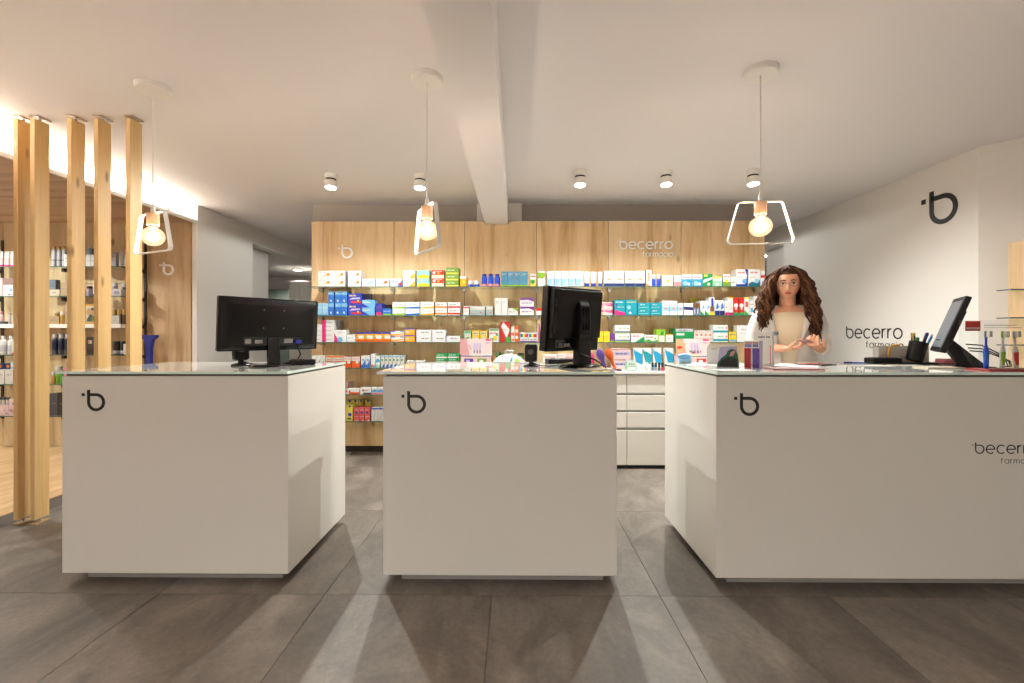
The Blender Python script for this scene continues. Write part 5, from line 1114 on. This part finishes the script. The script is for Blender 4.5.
m = MB(); m.box(-.155, .018, 0, .155, .022, .105, 'offwhite'); m.box(-.155, -.021, 0, -.151, .018, .10, 'offwhite'); m.box(.151, -.021, 0, .155, .018, .10, 'offwhite'); m.box(-.151, -.021, 0, .151, .018, .003, 'offwhite'); m.build('back_panel', t)
m = MB(); m.box(-.33, -.045, 0, .0, .05, .008, 'black_plastic'); tag(m.build('desk_mat', None, (2.67, 2.77, CTZ), bevel=.002), 'thin black desk mat below the pen cup', 'mat')
t = thing('pen_cup', 'tilted black pen cup full of pens on the right counter', 'pen cup', (2.40, 2.765, CTZ + .0105))
m = MB(); m.lathe([(.039, 0), (.042, .006), (.047, .115), (.044, .115), (.039, .01)], 'black_plastic', 24); c = m.build('cup', t, (0, 0, .008), (0, R(15), 0), smooth=40)
for pi_, (dx, dy, l, r_, col, tp, ang, nm, lab) in enumerate(((-.03, .0, .155, .005, 'brown', 'tan', -12, 'pencil', 'brown pencil in the black pen cup'), (-.022, -.015, .14, .006, 'black', 'dgrey', -16, 'pen', 'black pen leaning left in the pen cup'), (-.004, -.01, .155, .0105, 'lemon', 'yellow', -2, 'marker', 'yellow highlighter standing in the black pen cup'),
    (.002, .012, .13, .0105, 'green', 'leaf', 4, 'marker', 'green highlighter standing in the black pen cup'), (.022, .0, .165, .011, 'dkblue', 'navy', 15, 'marker', 'thick dark blue marker in the black pen cup'), (.03, -.012, .16, .008, 'pblue', 'white', 20, 'pen', 'pale blue and white pen in the black pen cup'), (.036, .008, .15, .007, 'teal', 'blue', 24, 'pen', 'teal pen at the right rim of the black pen cup'))):
    pa_ = (180, 232, 129, 77, 26, 335, 284)[pi_]
    e = thing(nm, lab, nm, (2.40 + .012 + .023 * math.cos(R(pa_)), 2.765 + .023 * math.sin(R(pa_)), CTZ + .032), 0, 'pens in the black cup'); e.rotation_euler = (0, R(ang * .8 + 8), 0)
    m = MB(); m.tube([(0, 0, 0), (0, 0, l - .03)], r_ * .82, col, 10); m.build('barrel', e, smooth=40)
    m = MB(); m.tube([(0, 0, l - .03), (0, 0, l - .004), (0, 0, l)], [r_ * .9, r_ * .85, r_ * .5], tp, 10); m.build('cap', e, smooth=40)
t = thing('tape_dispenser', 'small orange tape hook behind the pen cup', 'tape dispenser', (2.325, 2.815, CTZ))
m = MB(); m.box(-.045, -.012, 0, .03, .012, .012, 'black_plastic'); m.build('base', t, bevel=.003)
m = MB(); m.tube([(-.03, 0, .01), (-.035, 0, .06), (-.03, 0, .092), (-.012, 0, .108), (.03, 0, .112)], .006, 'amber', 8); m.build('arm', t, smooth=60)
for k in range(4):
    flat('note_pad', (2.555, 2.70, CTZ + .008 + k * .0066 + .0006), .125, .06, .006, ('pink', 'coral', 'pink', 'rose')[k], 3 * k - 4, ('pink note pad, lowest of the stack by the till screen', 'coral note pad, second from below in the stack', 'pink note pad, third from below in the stack', 'dusty pink note pad on top of the stack')[k], 'note pad')['group'] = 'pink note pads'
flat('envelope', (2.24, 2.43, CTZ), .19, .10, .006, 'cream', -3, 'cream envelope in front of the pen cup', 'envelope')
flat('leaflet', (2.22, 2.62, CTZ), .16, .06, .002, 'white', -4, 'white slip of paper in front of the flat black box', 'leaflet', [(.05, .2, .6, .7, 'pale_pink')])

# toothbrush stand
t = thing('toothbrush_stand', 'clear toothbrush stand with a red foot at the right end of the counter', 'display stand', (2.43, 2.27, CTZ))
m = MB(); m.box(-.145, -.055, 0, .17, .07, .008, 'dred'); m.build('base', t, bevel=.002)
m = MB(); pts = [(-.19, .12), (-.12, .012), (.14, .012), (.14, .21)] + arc(.125, .235, .015, 0, 90, 3) + [(-.175, .25)] + arc(-.175, .235, .015, 90, 180, 3)
m.prism(pts, .03, .034, 'clear_acrylic'); sb = m.build('back_board', t, (0, .02, 0))
m = MB(); m.box(-.16, .0282, .195, -.085, .0296, .245, 'red'); prints(m, [], .1, .1, 0)
for k in range(9): m.box(-.155 + k * .0075, .0275, .203, -.150 + k * .0075, .0281, .213, 'white')
for k in range(16): m.box(-.065 + k * .010, .0285, .222, -.058 + k * .010, .0296, .226, 'grey')
for k in range(20): m.box(-.065 + k * .0095, .0285, .210, -.059 + k * .0095, .0296, .213, 'grey')
m.build('header_print', sb)
def tbrush(x, c1, c2, head, lean, lab):
    e = thing('toothbrush', lab, 'toothbrush', (x, 2.255, CTZ + .0096), R(12)); e.rotation_euler = (0, R(lean), R(12)); e.scale = (1.45, 1.3, 1.03)
    m = MB(); m.loft([[(a * math.cos(2 * math.pi * i / 12), a * .8 * math.sin(2 * math.pi * i / 12), z) for i in range(12)] for a, z in ((.006, 0), (.008, .004), (.0085, .05), (.010, .08), (.0075, .095), (.004, .115), (.0042, .14), (.0055, .15))], c1); b = m.build('handle', e, smooth=50)
    m = MB(); m.loft([[(a * math.cos(2 * math.pi * i / 12), -.0012 + a * .8 * math.sin(2 * math.pi * i / 12), z) for i in range(12)] for a, z in ((.004, .012), (.0075, .02), (.0086, .06), (.0095, .078), (.005, .088))], c2); m.build('grip', b, smooth=50)
    m = MB(); m.box(-.0075, -.006, .147, .0075, .003, .180, head); m.build('head', b, bevel=.004)
    m = MB(); m.box(-.0065, -.016, .150, .0065, -.0061, .178, 'offwhite')
    m.build('bristles', b)
tbrush(2.308, 'royal', 'blue', 'bluegrey', 0, 'blue toothbrush with a grey head cover, leftmost in the clear stand')
tbrush(2.386, 'offwhite', 'lime', 'lime', 2, 'lime green toothbrush in the middle of the clear stand')
tbrush(2.455, 'offwhite', 'red', 'lgrey', -4, 'red and white toothbrush, rightmost in the clear stand')
# slim blue stand by the left oak wall
p = atY(149.5, 335, 4.5)
t = thing('display_post', 'dark blue flared stand against the left oak wall behind the counter', 'stand', (p.x, 4.5, 0))
h = p.z
m = MB(); m.loft([[(x, y, z) for x, y in ((-a, -.02), (a, -.02), (a, .02), (-a, .02))] for a, z in ((.022, .02), (.02, h - .25), (.024, h - .12), (.04, h - .05), (.075, h - .025), (.08, h))], 'indigo'); m.build('stem', t, smooth=30)
m = MB(); m.lathe([(.16, 0), (.16, .015), (.03, .03)], 'indigo', 24); m.build('foot', t, smooth=40)

# ------------------------------------------------------------------ the woman behind the right counter
pm('skin', (216, 160, 130), 0.5, spec=0.35); pm('lips', (190, 96, 92), 0.4); pm('hair', (62, 38, 26), 0.75, spec=0.15); pm('hair_light', (92, 58, 36), 0.75, spec=0.15)
pm('coat', (208, 202, 197), 0.8, spec=0.2, bump=0.1, bscale=300); pm('top_cream', (228, 212, 184), 0.85, spec=0.15); pm('trousers', (48, 46, 52), 0.8); pm('shoe', (228, 226, 222), 0.5); pm('eye_white', (206, 196, 188), 0.2); pm('iris', (44, 30, 22), 0.2)
def frozen(mb, name, parent, voxel=None, smooth_it=4, smooth=180, solid=0, sub=0, mat=None):    # apply modifiers without operators
    o = bpy.data.objects.new(name, mb.mesh(name)); COL.objects.link(o)
    if solid: q = o.modifiers.new('s', 'SOLIDIFY'); q.thickness = solid; q.offset = 1
    if voxel: q = o.modifiers.new('r', 'REMESH'); q.mode = 'VOXEL'; q.voxel_size = voxel
    if smooth_it: q = o.modifiers.new('m', 'SMOOTH'); q.factor = .5; q.iterations = smooth_it
    if sub: q = o.modifiers.new('d', 'SUBSURF'); q.levels = sub; q.render_levels = sub
    dg = bpy.context.evaluated_depsgraph_get(); me = bpy.data.meshes.new_from_object(o.evaluated_get(dg)); bpy.data.objects.remove(o)
    if mat: me.materials.clear(); me.materials.append(pal(mat)); me.polygons.foreach_set('material_index', [0] * len(me.polygons))
    me.shade_smooth()
    r = bpy.data.objects.new(name, me); COL.objects.link(r); r.parent = parent; return r
def ell(cx, cy, z, rx, ry, n=28, a0=0, a1=360, full=True):
    k = n if full else n + 1
    return [(cx + rx * math.cos(R(a0 + (a1 - a0) * i / n)), cy + ry * math.sin(R(a0 + (a1 - a0) * i / n)), z) for i in range(k)]
PX, PY = atY(787.5, 300, 3.19).x, 3.19
wo = thing('person', 'woman with long curly brown hair, glasses and a white coat, reading something in her hands', 'person', (PX, PY, 0), R(-26))
TORSO = [(.78, 0, .01, .165, .112), (.88, 0, .012, .172, .115), (.96, 0, .005, .155, .105), (1.05, 0, 0, .135, .094), (1.14, 0, -.004, .140, .098), (1.22, 0, -.010, .152, .108), (1.29, 0, -.008, .158, .104), (1.34, 0, .002, .158, .088), (1.372, 0, .01, .125, .070), (1.392, 0, .014, .08, .058)]
m = MB()
m.loft([ell(0, cy, z, rx, ry) for z, _, cy, rx, ry in TORSO], 'skin')
m.tube([(0, .016, 1.36), (0, .012, 1.41), (0, .0, 1.455), (0, -.008, 1.49)], [.064, .052, .049, .05], 'skin', 18)
SHO = {-1: (-.165, .012, 1.335), 1: (.165, .012, 1.335)}
ELB = {-1: (-.235, -.035, 1.105), 1: (.205, -.055, 1.10)}
WRI = {-1: (-.02, -.205, 1.105), 1: (.145, -.225, 1.115)}
DIR = {-1: Vector((.85, -.35, .10)).normalized(), 1: Vector((-.35, -.75, .22)).normalized()}
for s_ in (-1, 1):
    m.tube([SHO[s_], tuple(Vector(SHO[s_]).lerp(Vector(ELB[s_]), .5)), ELB[s_]], [.05, .044, .037], 'skin', 14)
    m.sphere(ELB[s_], .038, 'skin', 12, 8)
    m.tube([ELB[s_], tuple(Vector(ELB[s_]).lerp(Vector(WRI[s_]), .35)), WRI[s_]], [.037, .036, .024], 'skin', 14)
    # hand: palm, four unequal bent fingers, thumb from the side of the palm
    d = DIR[s_]; up = Vector((0, 0, 1)); nrm = (up - d * up.dot(d)).normalized(); sd = d.cross(nrm) * s_       # palm faces up, thumb side = -sd
    w0 = Vector(WRI[s_])
    rings = []
    for u, hw, ht in ((-.01, .024, .018), (.02, .031, .016), (.05, .038, .014), (.078, .037, .012)):
        c = w0 + d * u; rings.append([c + sd * hw * math.cos(2 * math.pi * i / 14) + nrm * ht * math.sin(2 * math.pi * i / 14) for i in range(14)])
    m.loft(rings, 'skin')
    for k, (off, L_, rr) in enumerate(((-.028, .070, .0082), (-.0095, .078, .0086), (.0095, .072, .0082), (.027, .058, .0072))):
        b0 = w0 + d * .068 + sd * off; pts = [b0]; ang = 12
        for q in (.42, .33, .25):
            ang += (22, 34, 30)[(.42, .33, .25).index(q)]
            pts.append(pts[-1] + (d * math.cos(R(ang)) + nrm * math.sin(R(ang)) + sd * off * 1.5).normalized() * L_ * q)
        m.tube([tuple(p) for p in pts], [rr * 1.08, rr, rr * .92, rr * .75], 'skin', 10)
    t0 = w0 + d * .018 - sd * .026
    m.tube([tuple(t0), tuple(t0 + (d * .5 - sd * .75 + nrm * .25) * .034), tuple(t0 + (d * .5 - sd * .75 + nrm * .25) * .034 + (d * .8 - sd * .1 + nrm * .55) * .028), tuple(t0 + (d * .5 - sd * .75 + nrm * .25) * .034 + (d * .85 + sd * .1 + nrm * .6) * .048)], [.0125, .0108, .0095, .007], 'skin', 10)
# legs
for s_ in (-1, 1):
    m.tube([(s_ * .085, .01, .86), (s_ * .088, .005, .66), (s_ * .085, 0, .47), (s_ * .085, .018, .33), (s_ * .085, .012, .10), (s_ * .085, .012, .05)], [.095, .078, .054, .056, .036, .036], 'skin', 16)
    m.loft([ell(s_ * .088, -.035, .006, .036, .105, 16), ell(s_ * .088, -.035, .035, .036, .10, 16), ell(s_ * .087, -.005, .07, .032, .06, 16)], 'skin')
# head
HC = Vector((0, -.022, 1.546)); rings = []
NV, NU = 40, 44
for j in range(NV + 1):
    a = -math.pi / 2 + math.pi * j / NV; ring = []
    for i in range(NU):
        t_ = 2 * math.pi * i / NU; x = math.cos(a) * math.cos(t_); y = math.cos(a) * math.sin(t_); z = math.sin(a)
        rx, ry, rz = .079, .095, .116
        if z < 0: rx *= 1 - .30 * (-z) ** 1.4
        if z < 0 and y > 0: ry *= 1 - .38 * (-z) ** 1.2
        p = Vector((x * rx, y * ry, z * rz))
        if y < 0:
            p.y *= 1 - .05 * math.exp(-((z - .05) / .2) ** 2)
            g = lambda cx, cz, sx, sz: math.exp(-((p.x - cx) / sx) ** 2 - ((p.z - cz) / sz) ** 2)
            p.y -= .021 * g(0, -.030, .0095, .012) + .011 * g(0, -.008, .007, .018)            # nose
            p.y += .009 * (g(-.031, .004, .014, .010) + g(.031, .004, .014, .010))                # eye sockets
            p.y -= .004 * (g(-.03, .024, .02, .007) + g(.03, .024, .02, .007))                    # brow
            p.y -= .006 * g(0, -.062, .018, .010) + .007 * g(0, -.098, .02, .014)                 # lips, chin
            p.y -= .004 * (g(-.042, -.028, .016, .016) + g(.042, -.028, .016, .016))              # cheeks
        ring.append(p)
    rings.append(ring)
MH = Matrix.Translation(HC) @ Matrix.Rotation(R(6), 4, 'X') @ Matrix.Rotation(R(-3), 4, 'Z')
m.loft([[tuple(MH @ p) for p in r_] for r_ in rings], 'skin')
for s_ in (-1, 1): m.sphere((s_ * .074, .005, 1.538), .02, 'skin', 10, 8, (.4, .8, 1.35))
body = frozen(m, 'body', wo, voxel=.0048, smooth_it=3, mat='skin')
# face parts
for s_ in (-1, 1):
    e = MH @ Vector((s_ * .031, -.079, .004))
    m = MB(); m.sphere(tuple(e), .0115, 'eye_white', 14, 10, (1.1, .7, .55)); ey = m.build('eye', body, smooth=80)
    m = MB(); m.sphere((e.x, e.y - .0052, e.z), .0066, 'iris', 12, 8, (1, .6, .9)); m.build('iris', ey, smooth=80)
    m = MB(); m.tube([(e.x - .014, e.y - .004, e.z + .001), (e.x - .006, e.y - .0095, e.z + .0062), (e.x + .006, e.y - .0095, e.z + .0062), (e.x + .014, e.y - .004, e.z + .001)], .0017, 'hair', 6); m.build('eyelashes', ey, smooth=80)
    m = MB(); m.tube([tuple(MH @ Vector((s_ * q, yy, z))) for q, yy, z in ((.014, -.0925, .024), (.03, -.091, .029), (.048, -.080, .024))], [.003, .0034, .0018], 'hair', 8); m.build('eyebrow', body, smooth=80)
m = MB()
m.tube([tuple(MH @ Vector(p)) for p in ((-.022, -.0835, -.0595), (-.009, -.0965, -.0565), (0, -.098, -.058), (.009, -.0965, -.0565), (.022, -.0835, -.0595))], [.0015, .004, .0036, .004, .0015], 'lips', 8)
m.tube([tuple(MH @ Vector(p)) for p in ((-.020, -.084, -.062), (0, -.0965, -.0665), (.020, -.084, -.062))], [.0015, .0052, .0015], 'lips', 8); m.build('lips', body, smooth=80)
m = MB()
for s_ in (-1, 1):
    m.tube([tuple(MH @ Vector((s_ * .033 + x, -.104 + abs(s_ * .033 + x) ** 2 * 3.5, z))) for x, z in arc(0, .002, 1, 0, 0, 1)[:0] + [(.024 * math.cos(R(a)), .002 + .0165 * math.sin(R(a))) for a in range(0, 361, 24)]], .0012, 'dark_grey', 6)
    m.tube([tuple(MH @ Vector(p)) for p in ((s_ * .057, -.094, .006), (s_ * .072, -.075, .008), (s_ * .078, -.01, .008), (s_ * .077, .012, -.004))], .0013, 'dark_grey', 6)
m.tube([tuple(MH @ Vector(p)) for p in ((-.010, -.105, .004), (0, -.107, .007), (.010, -.105, .004))], .0012, 'dark_grey', 6); m.build('glasses', wo, smooth=60)
# clothes
m = MB(); m.loft([ell(0, cy, z, rx + .007, ry + .007) for z, _, cy, rx, ry in TORSO[:8]] + [ell(0, .006, 1.352, .11, .074), ell(0, .010, 1.366, .085, .066)], 'top_cream', cap=False)
frozen(m, 'top', wo, smooth_it=0, solid=.003, sub=1)
A0, A1 = -62, 242                                   # the coat stays open at the front
COAT = [(.62, .012, .215, .165), (.72, .012, .21, .155), (.84, .012, .198, .145), (.96, .006, .182, .130), (1.06, .002, .168, .120), (1.15, -.002, .168, .122), (1.23, -.004, .174, .128), (1.30, 0, .178, .120), (1.345, .006, .176, .100), (1.375, .012, .135, .082), (1.398, .018, .084, .070)]
rings = []
for z, cy, rx, ry in COAT:
    gap = 10 + 26 * max(0, (z - 1.0) / .4) if z > 1.0 else 12
    rings.append(ell(0, cy, z, rx, ry, 36, -90 + gap, 270 - gap, False))
m = MB(); m.loft(rings, 'coat', cap=False, closed=False)
coat = frozen(m, 'coat', wo, smooth_it=0, solid=.006, sub=1)
for s_ in (-1, 1):
    S, E, W_ = Vector(SHO[s_]), Vector(ELB[s_]), Vector(WRI[s_]); m = MB()
    pts = [S + Vector((-s_ * .03, 0, .012)), S, S.lerp(E, .5), E + Vector((0, .004, -.004)), E.lerp(W_, .35), E.lerp(W_, .62)]
    m.tube([tuple(p) for p in pts], [.052, .066, .060, .054, .052, .046], 'coat', 18); frozen(m, 'sleeve', wo, smooth_it=2, sub=2)
    # lapel
    m = MB(); gx = lambda z: s_ * (.176 * math.sin(R(10 + 26 * max(0, (z - 1.0) / .4))) + .004)
    m.loft([[(gx(z), yy, z), (gx(z) + s_ * .032 * k, yy - .004, z + .004)] for z, yy, k in ((1.10, -.120, .05), (1.18, -.126, .7), (1.26, -.122, 1.0), (1.32, -.105, .95), (1.37, -.066, .6))], 'coat', cap=False, closed=False)
    frozen(m, 'lapel', coat, smooth_it=0, solid=.004)
for s_ in (-1, 1):
    m = MB(); m.tube([(s_ * .08, .01, .90), (s_ * .09, .005, .66), (s_ * .088, 0, .47), (s_ * .088, .012, .25), (s_ * .088, .012, .075)], [.105, .092, .074, .068, .062], 'trousers', 18); frozen(m, 'trouser_leg', wo, smooth_it=1, sub=1)
    m = MB(); m.loft([ell(s_ * .088, -.038, .0, .044, .122, 20), ell(s_ * .088, -.038, .022, .045, .123, 20), ell(s_ * .088, -.036, .045, .042, .108, 20), ell(s_ * .088, -.004, .085, .04, .07, 20)], 'shoe'); frozen(m, 'shoe', wo, smooth_it=0, sub=1)
m = MB(); m.box(-.04, -.004, -.011, .04, 0, .011, 'dteal'); m.add([(-.036, -.0045, -.006), (.03, -.0045, -.006), (.03, -.0045, .006), (-.036, -.0045, .006)], [(0, 1, 2, 3)], 'grey'); m.build('name_badge', coat, (-.098, -.122, 1.205), (R(-4), 0, R(-32)))
# hair: scalp cap and curly locks from a centre parting
hm = MB(); rings = []
for j in range(13):
    a = R(-24 + 114 * j / 12); rr = max(.001, math.cos(a))
    ring = []
    for i in range(30):
        t_ = 2 * math.pi * i / 30; x, y, z = rr * math.cos(t_), rr * math.sin(t_), math.sin(a)
        q = Vector((x * .083, y * .102 + .006, z * .124))
        if y < -.1 and z < .50: q.y = max(q.y, -.052 + .04 * (.50 - z)); q.x *= 1 - .10 * max(0, -y)
        ring.append(tuple(MH @ q))
    rings.append(ring)
hm.loft(rings, 'hair')
rnd = random.Random(3)
def lock(root, out, zend, spread, rad, mat, fast=False):
    pts = []; n = 26; ph = rnd.uniform(0, 6.28); fr = rnd.uniform(6.5, 9.5)
    amp = rnd.uniform(.006, .013); x0, y0, z0 = root
    for k in range(n):
        u = k / (n - 1); z = z0 + (zend - z0) * (u ** 1.15)
        e_ = min(1, u * 3.2); e2 = math.sin(min(1, u * 1.25) * math.pi / 2)
        if fast: e2 = 1 - (1 - u) ** 5
        bx = x0 + (out[0] - x0) * e2
        by = y0 + (out[1] - y0) * e2
        w_ = amp * min(1, u * 3)
        pts.append((bx + w_ * math.cos(ph + fr * u * 6.28 * .55), by + w_ * math.sin(ph + fr * u * 6.28 * .55), z + .012 * math.sin(u * math.pi) * (1 - u)))
    hm.tube(pts, [rad * (.75 + .35 * math.sin(k / (n - 1) * math.pi)) * (1 if k < n - 3 else (n - k) / 4) for k in range(n)], mat, 6)
for q in range(300):
    side = -1 if q % 2 else 1
    th = rnd.uniform(-.15, 1.0) if q > 60 else rnd.uniform(-.42, -.1)          # from the temple round to the back of the head
    el = rnd.uniform(.15, 1.25)
    rx = math.cos(el) * .086; ang = th * math.pi / 2
    root = MH @ Vector((side * max(.008, rx * 1.08 * math.cos(ang)), rx * 1.2 * math.sin(ang) + .006 if th > 0 else -.055 * abs(th) * 2 + .0, math.sin(el) * .128))
    wd = rnd.uniform(.095, .190) * math.cos(max(0, ang) * .9) + .01
    oy = .02 + .12 * math.sin(max(-.5, ang)) + rnd.uniform(-.02, .02)
    if th < .25 and rnd.random() < .7: oy = rnd.uniform(-.13, -.06); wd = rnd.uniform(.102, .18)
    zend = rnd.uniform(1.12, 1.27) if side > 0 else rnd.uniform(1.20, 1.33)
    lock(tuple(root), (side * wd, oy), zend, 1, rnd.uniform(.0055, .0095), 'hair' if rnd.random() < .62 else 'hair_light')
for q in range(90):                         # locks lying over the crown, parted in the middle
    side = -1 if q % 2 else 1
    y0 = -.05 + .13 * (q // 2) / 44; zz = .126 * math.sqrt(max(0, 1 - ((y0 - .006) / .104) ** 2))
    root = MH @ Vector((side * .004, y0, zz + .002))
    lock(tuple(root), (side * rnd.uniform(.10, .165), min(.11, y0 * .9 + rnd.uniform(-.035, .02))), rnd.uniform(1.14, 1.3), 1, rnd.uniform(.006, .0095), 'hair' if rnd.random() < .65 else 'hair_light', True)
hm.build('hair', wo, smooth=80)
# the things she holds
MW = Matrix.Translation((PX, PY, 0)) @ Matrix.Rotation(R(-26), 4, 'Z')
q = MW @ Vector((.09, -.262, 1.145))
t = thing('phone', 'dark phone in a pink case held in the hands of the woman', 'phone', tuple(q), R(-60)); t.rotation_euler = (R(-14), R(6), R(-58))
m = MB(); m.box(-.036, -.072, -.005, .036, .072, .003, 'rose'); m.build('case', t, bevel=.003)
m = MB(); m.box(-.033, -.069, .003, .033, .069, .0042, 'black_gloss'); m.build('screen', t)
